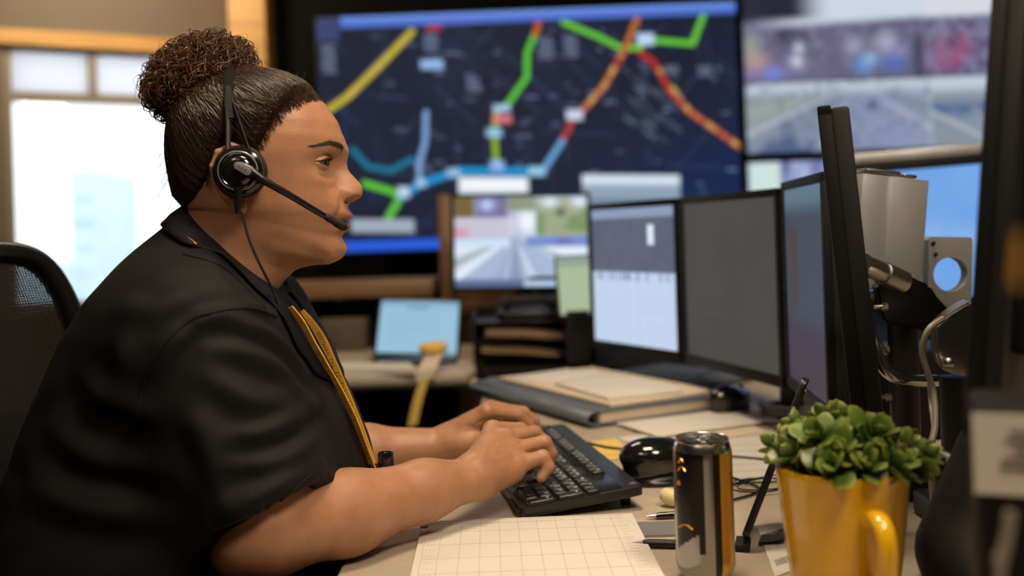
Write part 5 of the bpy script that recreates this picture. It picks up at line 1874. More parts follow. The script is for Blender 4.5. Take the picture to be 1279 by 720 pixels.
nt.links.new(tr.outputs[0], mx.inputs[1]); nt.links.new(df.outputs[0], mx.inputs[2]); nt.links.new(mx.outputs[0], out.inputs[0])
put('shade', wbar(t_l+.03, t_r-.02, z_tr+.02, z_head-.02, -.050, -.046), m, WIN, smooth=False, label='translucent shade over the upper window')
# the town outside
M_TOWN = mat('pale_building', (.68, .82, .90), .6, var=.08, vscale=.2)  # distance haze put into the pale bluish colour
M_TOWN2 = mat('pale_ground', (.60, .62, .62), .9)
M_TOWN3 = mat('glass_tower', (.56, .75, .86), .5, var=.1, vscale=.1)
g_ = struct('ground_outside', box(400, 300, .2, (-60, 190, -9.1)), M_TOWN2)
def tower(name, label, px0, px1, ptop, d, m, dep=14):
    a, b = at(px0, ptop, d), at(px1, ptop, d)
    o = put(name, box(b[0]-a[0], dep, a[2]+9, ((a[0]+b[0])/2, d+dep/2, (a[2]-9)/2), .2), m, sharp=30)
    tag(o, label, 'building')
    rows = []
    for k in range(int((a[2]+9)/3)):
        rows.append(box((b[0]-a[0])*.94, .3, .5, ((a[0]+b[0])/2, d-.05, -8+3*k)))
    if rows: put('window_bands', join(*rows), M_TOWN3, o, smooth=False)
    return o
tower('office_tower', 'pale glass tower seen through the window', 86, 117, 214, 120, M_TOWN)
tower('low_building', 'low pale block left of the glass tower outside the window', 22, 80, 330, 150, M_TOWN)
tower('low_building', 'long low pale block right of the glass tower outside the window', 128, 205, 318, 165, M_TOWN)

# ================================================================== video wall
VTL, VTR, VBL = at(395, 23, 4.60), at(918, 2.5, 4.56), at(397, 319, 4.60)
vx = VTR-VTL; VW = np.linalg.norm(vx); vx = vx/VW
VH = VW*9/16
vn = np.cross(vx, [0, 0, 1.]); vn /= np.linalg.norm(vn)     # towards the room
if vn[1] > 0: vn = -vn
vup = np.cross(vn, vx)
vup = A([0, 0, 1.])-vx*vx[2]; vup /= np.linalg.norm(vup)
vn = np.cross(vx, vup); vn = vn/np.linalg.norm(vn)
def wall_screen(name, label, tl, w, h, fn, nx, ny, group):
    c = tl+vx*w/2-vup*h/2
    M = basis(c, vx, y=vup)
    R = thing(name, label, 'screen', c-vup*h/2, group)
    put('housing', xf(box(w+.016, h+.016, .07, (0, 0, -.037), .004), M), M_BEZEL, R)
    picture('display', basis(c+M[:3, 2]*.0005, vx, y=vup), w, h, nx, ny, fn, P_SCREEN, R)
    put('bracket', xf(box(.5, .4, .10, (0, 0, -.12), .01), M), M_EDGE, R)
    return R
wall_screen('wall_screen', 'wall screen showing a dark traffic map with coloured routes', VTL, VW, VH, map_picture, 420, 236, 'screens of the video wall')
s2 = VTR+vx*.034
W2 = np.linalg.norm(at(1226, 0, 4.52)-at(927, 0, 4.55))
H2 = VH
dz2 = at(1075, 187, 4.52)[2]
tl2 = s2+vup*((dz2-s2[2])+H2)
wall_screen('wall_screen', 'wall screen divided into four road camera views', tl2, VW, H2,
            lambda u, v: cams_picture(np.clip(u*VW/W2, 0, 1), np.clip((v-.42)/.58, 0, 1))*.80, 340, 200, 'screens of the video wall')
tl3 = s2-vup*(s2[2]-dz2+.042)
wall_screen('wall_screen', 'wall screen under the four road camera views, mostly hidden', tl3, VW, H2, strip_picture, 160, 90, 'screens of the video wall')

# ================================================================== desk monitors
def monitor(name, label, c, right, up, w, h, th, fn, nx=120, ny=100, bez=.014, strength=P_SCREEN, shell=None, dep=.03, chin=0.0):
    """c centre of the front face; right / up its axes as seen by the viewer of the screen"""
    M = basis(c, right, y=up)
    R = thing(name, label, 'monitor', c-A(up)*h/2)
    put('shell', xf(join(box(w-.006, h-.006, th*.62, (0, 0, -th*.68), .004), box(w*.72, h*.66, dep, (0, 0, -th-dep*.5+.004), min(.012, dep*.3))), M), shell or M_SHELL, R)
    fr_ = join(box(w, bez, th*.45, (0, h/2-bez/2, -th*.20), .002), box(w, bez+chin, th*.45, (0, -h/2+(bez+chin)/2, -th*.20), .002),
               box(bez, h, th*.45, (-w/2+bez/2, 0, -th*.20), .002), box(bez, h, th*.45, (w/2-bez/2, 0, -th*.20), .002))
    put('bezel', xf(fr_, M), M_BEZEL, R)
    if fn is not None:
        picture('display', basis(c-M[:3, 2]*.003+M[:3, 1]*chin/2, right, y=up), w-2*bez+.002, h-2*bez-chin+.002, nx, ny, fn, strength, R)
    return R, M
def corner_pts(pl, pr, dl, dr, ptop_l, ptop_r, h):
    a, b = at(pl, ptop_l, dl), at(pr, ptop_r, dr)
    return a, b
MH = .335
def arc_monitor(name, label, pl, tl, dl, pr, tr, dr, h, fn, lean=0.0, **k):
    a, b = at(pl, tl, dl), at(pr, tr, dr)
    r = b-a; r[2] = 0; w = np.linalg.norm(r); r = r/w
    n = np.cross(r, [0, 0, 1.]); n /= np.linalg.norm(n)
    n = n if n[0]+.2*n[1] < 0 else -n
    up = np.cross(n, r); up = up if up[2] > 0 else -up
    up = up+n*math.tan(lean); up /= np.linalg.norm(up)
    c = (a+b)/2-up*h/2
    if np.cross(r, up)@n < 0: r = -r
    return monitor(name, label, c, r, up, w, h, .024, fn, **k)
mA = arc_monitor('monitor', 'monitor showing a light blue table under a dark panel, left end of the arc', 733, 257, 2.33, 845, 246, 2.03, MH, table_picture, nx=160, ny=150, chin=.006)
mB = arc_monitor('monitor', 'monitor with a blank dark grey screen, middle of the arc', 848, 246, 2.02, 971, 236, 1.655, MH, blank_picture, chin=.006)
mC = arc_monitor('monitor', 'angled monitor with a dim blue-grey screen, right of the blank one', 975, 235, 1.645, 1026, 206, 1.33, MH, reflection_picture, chin=.004, dep=.006)
for m_ in (mA, mB, mC): m_[0]['group'] = 'monitors of the arc'
# the arc's carrier rail and post
AR = thing('monitor_rail', 'black curved rail and post carrying the three monitors of the arc', 'monitor stand', (.52, 2.0, DESK))
cs = [m_[1][:3, 3]-m_[1][:3, 2]*.104-A([0, 0, .02]) for m_ in (mA, mB, mC)]
put('rail', tube(resample(cs, 30), .016, 10), M_EDGE, AR)
for c_, m_ in zip(cs, (mA, mB, mC)):
    put('mount', join(rod(c_, m_[1][:3, 3]-m_[1][:3, 2]*.070-A([0, 0, .02]), .014), xf(box(.10, .10, .008), basis(m_[1][:3, 3]-m_[1][:3, 2]*.066, m_[1][:3, 0], y=m_[1][:3, 1]))), M_EDGE, AR)
pb = A([cc[0], cc[1], cs[1][2]])
put('strut', rod(cs[1], pb, .012), M_EDGE, AR)
put('post', rod((pb[0], pb[1], DESK+.01), (pb[0], pb[1], pb[2]), .022, 20), M_EDGE, AR)
put('foot_plate', move(box(.066, .066, .012, (0, 0, .006), .004), (pb[0], pb[1], DESK)), M_EDGE, AR)

# the edge-on monitor in front of the arc
e0 = at(1021, 133, 1.06); e1 = at(1068, 550, 1.06)
eup = e0-e1; EH = np.linalg.norm(eup); eup /= EH
ed = (e0+e1)/2-A([0, 0, CAMZ])
ew = .195
er = ed-eup*(ed@eup); er /= np.linalg.norm(er)
c = (e0+e1)/2+er*ew/2
if np.cross(er, eup)[0] > 0: er = -er
mE, ME = monitor('monitor', 'tall black monitor seen edge-on behind the succulent', c, er, eup, ew, EH, .032, None, dep=.004, shell=M_SHELL, bez=.012)
put('display', xf(box(ew-.024, EH-.024, .002, (0, 0, -.004)), ME), M_BLACKG, mE)
# big monitor at the picture's right border, seen from its edge
d0, d1 = at(1241, -30, .80), at(1203, 545, .80)
dup_ = d0-d1; DH = np.linalg.norm(dup_); dup_ /= DH
dd = A([d0[0], d0[1], 0]); dd /= np.linalg.norm(dd)
dd = A(np.array(Matrix.Rotation(math.radians(-4.5), 3, 'Z')) @ dd)
dr_ = dd-dup_*(dd@dup_); dr_ /= np.linalg.norm(dr_)
c = (d0+d1)/2+dr_*.24
if np.cross(dr_, dup_)[0] > 0: dr_ = -dr_
mD, MD = monitor('monitor', 'large monitor standing edge-on at the right border of the picture', c, dr_, dup_, .48, DH, .026, None, dep=.030, shell=M_SHELL, bez=.012)
put('display', xf(box(.456, DH-.024, .002, (0, 0, -.004)), MD), M_BLACKG, mD)
pD = at(1274, 325, .82)
sc_ = MD[:3, 3]-MD[:3, 2]*.058
SD = thing('monitor_stand', 'black post and bracket carrying the large monitor at the right border', 'monitor stand', (sc_[0]+.07, sc_[1]+.02, DESK))
put('bracket', xf(box(.12, .12, .012, (0, 0, -.066), .003), MD), M_EDGE, SD)
put('arm', rod(MD[:3, 3]-MD[:3, 2]*.072, (sc_[0]+.07, sc_[1]+.02, sc_[2]), .016), M_EDGE, SD)
put('post', rod((sc_[0]+.07, sc_[1]+.02, DESK), (sc_[0]+.07, sc_[1]+.02, sc_[2]+.03), .021, 20), M_EDGE, SD)
put('foot_plate', move(box(.12, .12, .012, (0, 0, .006), .004), (sc_[0]+.07, sc_[1]+.02, DESK)), M_EDGE, SD)
# a device with labels behind it
# monitor further back with a light blue screen
fa, fb_ = at(1045, 208, 2.30), at(1300, 186, 2.20)
r_ = fb_-fa; fw = np.linalg.norm(r_); r_ /= fw
fu = A([0, 0, 1.])-r_*r_[2]; fu /= np.linalg.norm(fu)
mF, MF = monitor('monitor', 'monitor with a plain light blue screen behind the grey sheet-metal box', (fa+fb_)/2-fu*.17, r_, fu, fw, .34, .034, blue_picture, bez=.022, dep=.04)
put('top_cover', xf(box(fw, .024, .05, (0, .170+.013, -.026), .004), MF), M_SHEET, mF, label='grey strip along the top')
def stand(name, label, c, M, w=.20):
    R = thing(name, label, 'monitor stand', (c[0], c[1], DESK))
    put('neck', prism([(c[0]-.03, c[1]-.012), (c[0]+.03, c[1]-.012), (c[0]+.03, c[1]+.012), (c[0]-.03, c[1]+.012)], DESK+.008, c[2], .003), M_EDGE, R)
    put('foot_plate', move(prism(rounded(w, .16, .03), 0, .012, .003), (c[0], c[1]-.02, DESK)), M_EDGE, R)
    return R
cF = MF[:3, 3]-MF[:3, 2]*.108
stand('monitor_stand', 'dark stand under the light blue monitor', cF, MF)

# ------------------------------------------------------------------ mounting gear behind the edge-on monitor
ARM = thing('monitor_mount', 'grey sheet-metal monitor mount with black joint and bent steel tube', 'monitor mount', atz(1125, 600, DESK))
gd = 1.34
b0_, b1_ = at(1080, 217, gd), at(1158, 226, gd+.02)
bx_ = b1_-b0_; bw = np.linalg.norm(bx_); bx_ /= bw
BXM = basis(b0_, bx_, z=A([0, 0, 1.]))
bh = .155
put('sheet_box', xf(join(box(bw, .03, .0025, (bw/2, .015, -.001), .0008), box(bw*.42, .003, bh, (bw*.21, .0, -bh/2), .0008), box(bw*.60, .003, bh, (bw*.70, -.003, -bh/2), .0008), box(.003, .03, bh, (bw, .015, -bh/2), .0008), box(.003, .03, bh, (0, .015, -bh/2), .0008)), BXM), M_SHEET, ARM, sharp=30)
put('top_strip', xf(join(box(bw*.55, .03, .006, (bw*.30, .014, .005), .002), box(bw*.22, .026, .005, (bw*.74, .014, .004), .002)), BXM), M_STEEL, ARM)
# plate with a round hole
h0_, h1_, h2_ = at(1160, 297, 1.40), at(1215, 298, 1.40), at(1160, 392, 1.40)
hx_ = h1_-h0_; hw = np.linalg.norm(hx_); hx_ /= hw; hhh = np.linalg.norm(h2_-h0_)
hc = at(1187.5, 343, 1.40)
HMx = basis(hc, hx_, z=None, y=A([0, 0, 1.]))
rh = 21.5/FPX*1.40
V, F = [], []
n = 64
x0h, x1h = -(hc-h0_)@hx_, hw-(hc-h0_)@hx_
y1h, y0h = h0_[2]-hc[2], h2_[2]-hc[2]
for k in range(n):
    a = 2*PI*k/n
    cx__, sy__ = math.cos(a), math.sin(a)
    tx = (x1h if cx__ > 0 else x0h)/cx__ if abs(cx__) > 1e-9 else 1e9
    ty = (y1h if sy__ > 0 else y0h)/sy__ if abs(sy__) > 1e-9 else 1e9
    t = min(tx, ty)
    for z in (0, -.022):
        V += [(rh*cx__, rh*sy__, z), (t*cx__, t*sy__, z)]
for k in range(n):
    a, b = 4*k, 4*((k+1) % n)
    F += [(a, a+1, b+1, b), (a+2, b+2, b+3, a+3), (a, b, b+2, a+2), (a+1, a+3, b+3, b+1)]
put('hole_plate', xf((A(V), F), HMx), M_SHEET, ARM, sharp=30)
for px, py in ((1166, 304), (1169, 318)):
    put('screw', xf(lathe([(0, .0015), (.002, .0014), (.003, .0004), (.003, -.001)], 12), basis(at(px, py, 1.398), A([1, 0, 0]), z=A([0, -1, 0]))), M_EDGE, ARM)
# steel tube and black joint
t0_, t1_ = at(1078, 330, 1.24), at(1122, 350, 1.27)
put('tube', tube([t0_, t0_*.5+t1_*.5, t1_], .0135, 22), M_STEEL, ARM)
put('collar', tube([t1_*.55+t0_*.45, t1_+(t1_-t0_)*.12], .0152, 22), M_STEEL, ARM)
jp = [(1094, 356), (1122, 346), (1134, 344), (1150, 352), (1162, 357), (1167, 366), (1176, 378), (1190, 391), (1180, 402), (1163, 414), (1130, 410), (1104, 404), (1099, 390)]
jm = bmesh.new()
fr0 = [jm.verts.new(at(x, y, 1.27)) for x, y in jp]
ff = jm.faces.new(fr0)
ex = bmesh.ops.extrude_face_region(jm, geom=[ff])
for v in [e for e in ex['geom'] if isinstance(e, bmesh.types.BMVert)]: v.co.y += .07; v.co.x += .02
bmesh.ops.recalc_face_normals(jm, faces=list(jm.faces))
bmesh.ops.bevel(jm, geom=list(jm.edges), offset=.004, segments=2, affect='EDGES')
put('joint', bm_out(jm), M_BLACKP, ARM)
pp0 = at(1127, 405, 1.31)
put('post', rod((pp0[0], pp0[1], DESK), pp0, .019, 24), M_EDGE, ARM)
put('base_clamp', move(box(.10, .10, .03, (0, 0, .015), .006), (pp0[0], pp0[1], DESK)), M_EDGE, ARM)
bt = resample([at(1084, 404, 1.25), at(1092, 432, 1.24), at(1102, 458, 1.235), at(1118, 472, 1.235), at(1140, 476, 1.24), at(1170, 476, 1.25)], 40)
put('bent_tube', tube(bt, .0075, 16), M_CHROME, ARM, label='bent chrome tube')
put('lever', tube(resample([at(1086, 406, 1.245), at(1096, 424, 1.24), at(1108, 442, 1.242)], 14), .0028, 8), M_CHROME, ARM)
for px, py, dx in ((1092, 384, 9), (1094, 437, 7), (1097, 497, 8), (1165, 437, 7)):
    a = at(px, py, 1.25)
    put('bolt', join(rod(a, a+A([.014, 0, .001]), .0026), rod(a+A([.010, 0, 0]), a+A([.016, 0, 0]), .0050, 6)), M_STEEL, ARM)
# second arm to the right, in warm grey metal
ARM2 = thing('monitor_mount', 'warm grey metal mount bracket beside the large monitor at the border', 'monitor mount', atz(1190, 600, DESK))
sp2 = [(1168, 408), (1186, 392), (1205, 380), (1214, 376), (1214, 470), (1196, 470), (1176, 462), (1168, 440)]
jm = bmesh.new()
fr0 = [jm.verts.new(at(x, y, 1.15)) for x, y in sp2]
ff = jm.faces.new(fr0)
ex = bmesh.ops.extrude_face_region(jm, geom=[ff])
for v in [e for e in ex['geom'] if isinstance(e, bmesh.types.BMVert)]: v.co.y += .05; v.co.x += .015
bmesh.ops.recalc_face_normals(jm, faces=list(jm.faces))
bmesh.ops.bevel(jm, geom=list(jm.edges), offset=.003, segments=2, affect='EDGES')
put('bracket', bm_out(jm), M_STEEL, ARM2)
put('knob', ellipsoid(at(1185, 453, 1.14), (.0062, .0062, .0062)), M_STEEL, ARM2)
p2 = at(1192, 470, 1.18)
put('post', rod((p2[0], p2[1], DESK), p2, .017, 20), M_EDGE, ARM2)
put('base_clamp', move(box(.08, .08, .03, (0, 0, .015), .006), (p2[0], p2[1], DESK)), M_EDGE, ARM2)
qa, qb = at(1078, 440, 1.62), at(1222, 440, 1.58)
DU = thing('added_unit', 'low black unit added to darken the gap behind the posts of the monitor mounts', 'added unit', ((qa[0]+qb[0])/2, 1.66, DESK))  # black unit added to darken the bright desk behind the posts
put('unit_shell', box(qb[0]-qa[0], .14, qa[2]-DESK-.004, ((qa[0]+qb[0])/2, 1.68, (qa[2]+DESK+.004)/2), .005), M_BEZEL, DU)
for k in range(4):
    put('foot', rod((qa[0]+.03+(qb[0]-qa[0]-.06)*(k % 2), 1.63+.10*(k//2), DESK), (qa[0]+.03+(qb[0]-qa[0]-.06)*(k % 2), 1.63+.10*(k//2), DESK+.006), .01), M_RUBBER, DU)
# cables in front of the posts
def cable(label, pts, r, m=M_GREYP, grp=None):
    return tag(put('cable', tube(resample(pts, 50), r, 8), m), label, 'cable', grp)
M_PALEC = mat('pale_cable', (.34, .30, .25), .45)
cable('pale cable looping from the bracket down behind the succulent', [at(1178, 398, 1.125), at(1160, 412, 1.115), at(1152, 438, 1.12), at(1158, 464, 1.12), at(1166, 490, 1.12), at(1168, 530, 1.10), at(1162, 575, 1.08), A([.455, 1.09, DESK+.004])], .0036, M_PALEC)
cable('thin grey cable hanging straight behind the succulent', [at(1160, 478, 1.20), at(1162, 505, 1.20), at(1166, 545, 1.17), A([.47, 1.13, DESK+.003])], .0022, M_PALEC)
# grey lever bar crossing low behind the mug
bar0, bar1 = at(1112, 541, 1.13), at(1203, 583, 1.10)
LV = thing('support_bar', 'grey metal bar slanting down behind the yellow mug', 'bar', bar1)
put('bar', tube([bar0, bar0*.5+bar1*.5, bar1], .0078, 14), M_SHEET, LV)
put('end_cap', tube([bar1, bar1+(bar1-bar0)*.06], [.0088, .0080], 14), M_EDGE, LV)
bpost = bar0*.3+bar1*.7
put('foot', rod((bpost[0], bpost[1], DESK), bpost, .009, 12), M_EDGE, LV)

# black soft case standing right of the mug
fc = Field((.34, .72, DESK-.01), (.62, 1.10, DESK+.19), .005)
ca, cb_ = atz(1150, 700, DESK), atz(1215, 690, DESK)
cm = A([.445, .985, DESK])
fc.cone(cm+A([0, .0, .03]), cm+A([.02, -.01, .125]), .052, .036, .03)
fc.cone(cm+A([.06, -.06, .03]), cm+A([.05, -.04, .09]), .045, .030, .03)
fc.ell(cm+A([.03, -.03, .02]), (.075, .07, .045), .03)
cut(fc, (0, 0, DESK+.001), (0, 0, -1))
g = fc.mesh()
CASE = thing('soft_case', 'black soft case slumped on the desk right of the yellow mug', 'bag', cm)
put('case_body', (g[0], g[1].tolist()), M_RUBBER, CASE, sharp=60)
zp = resample([cm+A([-.02, -.045, .055]), cm+A([.02, -.085, .070]), cm+A([.07, -.105, .050])], 20)
put('piping', tube(zp, .0022, 7), M_GREYP, CASE)

# dark unit with labels at the right border, in front of the edge-on monitor
u0 = at(1208, 520, .62)
UN = thing('label_box', 'dark equipment box with a white printed label at the right border', 'box', (u0[0]+.09, .64, DESK))
ux = A([.93, -.3676, 0]); uy = A([.3676, .93, 0])
UM = basis((u0[0], .62, DESK), ux, y=uy)
uh = u0[2]-DESK+.062
put('housing', xf(box(.16, .10, uh-.06, (.085, .055, (uh-.06)/2), .006), UM), M_DARKW, UN)
put('label_plate', xf(box(.15, .0012, .050, (.078, .0042, u0[2]-DESK-.024)), UM), mat('grey_label', (.66, .61, .55), .7), UN, label='white printed label')
bars = [box(.045+.02*rs.random(), .0008, .0030, (.050, .0034, u0[2]-DESK-.010-.0056*k)) for k in range(5)]
put('lettering', xf(join(*bars), UM), mat('grey_print', (.17, .155, .14), .8), UN, smooth=False)
cable('pale cable running down beside the labelled box', [at(1262, 640, .50), at(1258, 670, .50), at(1252, 700, .50), at(1250, 740, .50), A([.245, .50, DESK+.003])], .0026, M_PALEC)
# yellow sticker on the monitor's back
stp = MD[:3, 3]
nb = -MD[:3, 2]
q0 = at(1272, 325, 1.0); e_ = A([0, 0, CAMZ]); rd = q0-e_
pl0 = stp+nb*.0605
tq = ((pl0-e_)@nb)/(rd@nb)
sp_c = e_+rd*tq
put('sticker', xf(box(.03, .02, .0008), basis(sp_c, MD[:3, 0], y=MD[:3, 1])), M_GOLD if 'M_GOLD' in globals() else M_YELLOWNOTE, mD, label='yellow sticker')

# ================================================================== far console behind the binder
FC = thing('console', 'far control-room console with wooden ledge and pale rounded desk', 'console', (-.5, 3.0, 0))
ye = 2.60
fx0, fx1 = -1.15, at(592, 455, ye)[0]
put('console_top', prism([(fx0, ye), (fx1-.02, ye), (fx1, ye+.03), (fx1, 3.25), (fx0, 3.25)], DESK-.034, DESK, .012, 4), M_DESK, FC)
put('edge_band', box(fx1-fx0-.02, .012, .016, ((fx0+fx1)/2-.01, ye+.002, DESK-.034), .004), M_EDGE, FC)
zl_ = at(455, 352, 3.32)[2]
zl2 = at(455, 372, 3.30)[2]
lx0, lx1 = at(330, 360, 3.3)[0], at(541, 360, 3.3)[0]
put('ledge', box(lx1-lx0, .30, zl_-zl2, ((lx0+lx1)/2, 3.44, (zl_+zl2)/2), .006), M_WOODH, FC, label='warm wooden ledge')
put('back_panel', box(lx1-lx0, .02, zl2-DESK, ((lx0+lx1)/2, 3.50, (zl2+DESK)/2)), M_DARKW, FC)
put('side_panel', box(.04, .9, DESK-.034, (fx0+.05, 3.0, (DESK-.034)/2)), M_DARKW, FC)
put('side_panel', box(.04, .55, DESK-.034, (fx1-.26, 3.15, (DESK-.034)/2)), M_DARKW, FC)
put('modesty_panel', box(fx1-fx0-.1, .02, DESK-.06, ((fx0+fx1)/2-.03, 3.2, (DESK-.06)/2)), M_DARKW, FC)
tagged('equipment_box', box(.16, .10, .10, (at(425, 410, 3.15)[0], 3.2, DESK+.051), .006), mat('brown_box', (.10, .075, .05), .6, var=.2, vscale=20), 'dark brown box on the far console under the ledge', 'box')
kb_ = at(398, 379, 3.10)
tagged('round_knob', xf(lathe([(0, 0), (.022, 0), (.024, .006), (.018, .02), (0, .022)], 24), basis((kb_[0], 3.485, kb_[2]), A([1, 0, 0]), z=A([0, -1, 0]))), mat('worn_metal', (.30, .25, .20), .5, .3), 'small pale round button on the far console panel', 'button')
# wooden partition behind the camera-view monitor
pw0, pw1 = at(548, 245, 3.45), at(668, 242, 3.45)
PT = thing('wood_partition', 'narrow warm wooden partition behind the camera-view monitor', 'partition', ((pw0[0]+pw1[0])/2, 3.47, 0))
put('panel', box(pw1[0]-pw0[0], .05, pw0[2], ((pw0[0]+pw1[0])/2, 3.475, pw0[2]/2), .006), M_WOOD, PT)
put('post', box(.045, .09, pw0[2]+.004, (pw0[0]+.02, 3.47, pw0[2]/2+.002), .006), M_WOOD, PT)
put('rail', box(pw1[0]-pw0[0], .08, .05, ((pw0[0]+pw1[0])/2, 3.45, at(600, 384, 3.45)[2]), .006), M_WOODH, PT)
# second desk run under the camera-view monitor
D2 = thing('side_desk', 'dark side desk carrying the camera-view monitor', 'desk', (.35, 3.0, 0))
put('desk_top', prism([(fx1+.02, 2.62), (1.5, 2.62), (1.5, 3.38), (fx1+.02, 3.38)], DESK-.03, DESK, .004), M_DARKW, D2)
for x in (fx1+.08, 1.44):
    put('side_panel', box(.04, .70, DESK-.03, (x, 3.0, (DESK-.03)/2)), M_DARKW, D2)
ga, gb = at(563, 243, 3.02), at(737, 240, 2.98)
r_ = gb-ga; gw = np.linalg.norm(r_); r_ /= gw
gu = A([0, 0, 1.])-r_*r_[2]; gu /= np.linalg.norm(gu)
gh = 121/FPX*3.0
mG, MG = monitor('monitor', 'monitor with several small road camera views in front of the map screen', (ga+gb)/2-gu*gh/2, r_, gu, gw, gh, .03, desk_cams, 200, 150, bez=.010)
stand('monitor_stand', 'dark stand under the camera-view monitor', MG[:3, 3]-MG[:3, 2]*.085, MG)
# tilted laptop-like tablet on the far console
ta, tb_, tc_ = at(474, 373, 2.98), at(577, 375, 2.98), at(466, 444, 2.86)
r_ = tb_-ta; tw_ = np.linalg.norm(r_); r_ /= tw_
tu = ta-tc_; tu -= r_*(tu@r_); th2 = np.linalg.norm(tu); tu /= th2
TM = basis((ta+tb_)/2-tu*th2/2, r_, y=tu)
LT = thing('laptop', 'laptop with a pale blue screen open on the far console', 'laptop', TM[:3, 3]-tu*th2/2)
put('lid', xf(prism(rounded(tw_, th2, .010, 4), -.010, 0, .002), TM), M_BLACKP, LT)
picture('display', basis(TM[:3, 3]+TM[:3, 2]*.0008, r_, y=tu), tw_-.016, th2-.018, 100, 70, doc_picture, P_SCREEN, LT)
lb_ = TM[:3, 3]-tu*th2/2
put('keyboard_base', move(box(tw_, .10, .012, (0, -.054, 0), .003), (lb_[0], lb_[1], DESK+.008)), M_BLACKP, LT)
# sheets and the strap on the far console
def at_plane(px, py, z=DESK): return atz(px, py, z)
tagged('paper', prism([tuple(atz(x, y, DESK)[:2]) for x, y in [(402, 467), (520, 468), (512, 460), (408, 459)]], DESK+.001, DESK+.014), M_PAPER, 'stack of white sheets in front of the laptop on the far console', 'paper')
sd = 2.585
SP = thing('hanging_strap', 'cream and yellow strap hanging over the edge of the far console', 'strap', at(535, 470, sd))
P = resample([at(546, 437, 2.70)+A([0, 0, .02]), at(541, 446, 2.63), at(535, 460, sd), at(530, 475, sd-.005)], 24)
put('band', ribbon(P, A([.024, 0, .004]), .006), M_CREAM, SP)
P = resample([at(530, 474, sd-.006), at(522, 500, sd-.004), at(515, 532, sd)], 20)
put('tail', ribbon(P, A([.013, 0, .004]), .004), M_YELLOWNOTE, SP, label='yellow hanging tail')
put('buckle', ellipsoid(at(541, 441, 2.65)+A([0, 0, .012]), (.040, .030, .018)), M_YELLOWNOTE, SP, label='yellow rounded buckle')
# pale green sheet in a holder beside monitor A
ha_, hb_ = at(706, 322, 2.60), at(733, 320, 2.60)
hc_ = at(695, 394, 2.55)
r_ = A([1., .1, 0]); r_ /= np.linalg.norm(r_)
hu = ha_-hc_; hu[0] *= .4; hu /= np.linalg.norm(hu)
hh2 = .155
HMx2 = basis(hc_+r_*.055+hu*hh2/2, r_, y=hu)
HO_ = thing('phone_display', 'pale green lit panel standing left of the table monitor', 'display', hc_)
put('housing', xf(prism(rounded(.115, hh2+.012, .008, 3), -.016, 0, .003), HMx2), M_BLACKP, HO_)
picture('display', basis(HMx2[:3, 3]+HMx2[:3, 2]*.0008, r_, y=hu), .104, hh2, 40, 50, green_picture, P_SCREEN, HO_)
fp = hc_+r_*.055
put('foot', prism([(fp[0]-.03, fp[1]-.01), (fp[0]+.03, fp[1]-.01), (fp[0]+.03, fp[1]+.07), (fp[0]-.03, fp[1]+.07)], DESK, fp[2]+.01, .004), M_BLACKP, HO_)

# letter tray with papers between binder and camera monitor
LTx0, LTx1 = at(592, 420, 2.72)[0], at(742, 420, 2.72)[0]
TR = thing('letter_tray', 'black two-tier letter tray behind the paper heap', 'tray', ((LTx0+LTx1)/2, 2.85, DESK))
ztop = at(650, 402, 2.72)[2]
tcx, tw3 = (LTx0+LTx1)/2, LTx1-LTx0
for zz in (DESK+.012, (DESK+ztop)/2, ztop):
    put('tray', join(box(tw3, .24, .004, (tcx, 2.84, zz), .001), box(tw3, .004, .030, (tcx, 2.96, zz+.014), .001)), M_BLACKP, TR)
for x in (LTx0, LTx1):
    put('side_wall', box(.006, .24, ztop+.02-DESK, (x, 2.84, (DESK+ztop+.02)/2), .002), M_BLACKP, TR)
    
for k, (za, x0_, x1_, lab) in enumerate([((DESK+ztop)/2+.003, .10, .74, 'curled brown sheet sticking out of the upper letter tray'), (DESK+.016, .06, .70, 'curled brown sheet sticking out of the lower letter tray')]):
    P = resample([(LTx0+tw3*x0_, 2.735, za+.030), (LTx0+tw3*(x0_+x1_)/2, 2.73, za+.025), (LTx0+tw3*(x1_-.05), 2.728, za+.016), (LTx0+tw3*x1_, 2.727, za+.013)], 24)
    tagged('paper', ribbon(P, A([0, .05, .004]), .010), mat('brown_paper', (.26, .17, .10), .7), lab, 'paper')
PH = thing('desk_phone', 'dark desk telephone on top of the letter tray', 'telephone', (tcx, 2.84, ztop+.003))
put('phone_body', move(prism(rounded(.20, .17, .02), 0, .022, .006), (tcx, 2.84, ztop+.003)), M_BLACKP, PH)
put('handset', tube(resample([(tcx-.085, 2.80, ztop+.042), (tcx-.05, 2.80, ztop+.052), (tcx+.03, 2.80, ztop+.052), (tcx+.075, 2.80, ztop+.040)], 24), np.interp(np.linspace(0, 1, 24), [0, .15, .3, .7, .85, 1], [.020, .021, .013, .013, .021, .020]), 14), M_SHELL, PH)
put('key_block', move(box(.06, .07, .004, (0, 0, .024), .001), (tcx+.05, 2.86, ztop+.003)), M_SHELL, PH)

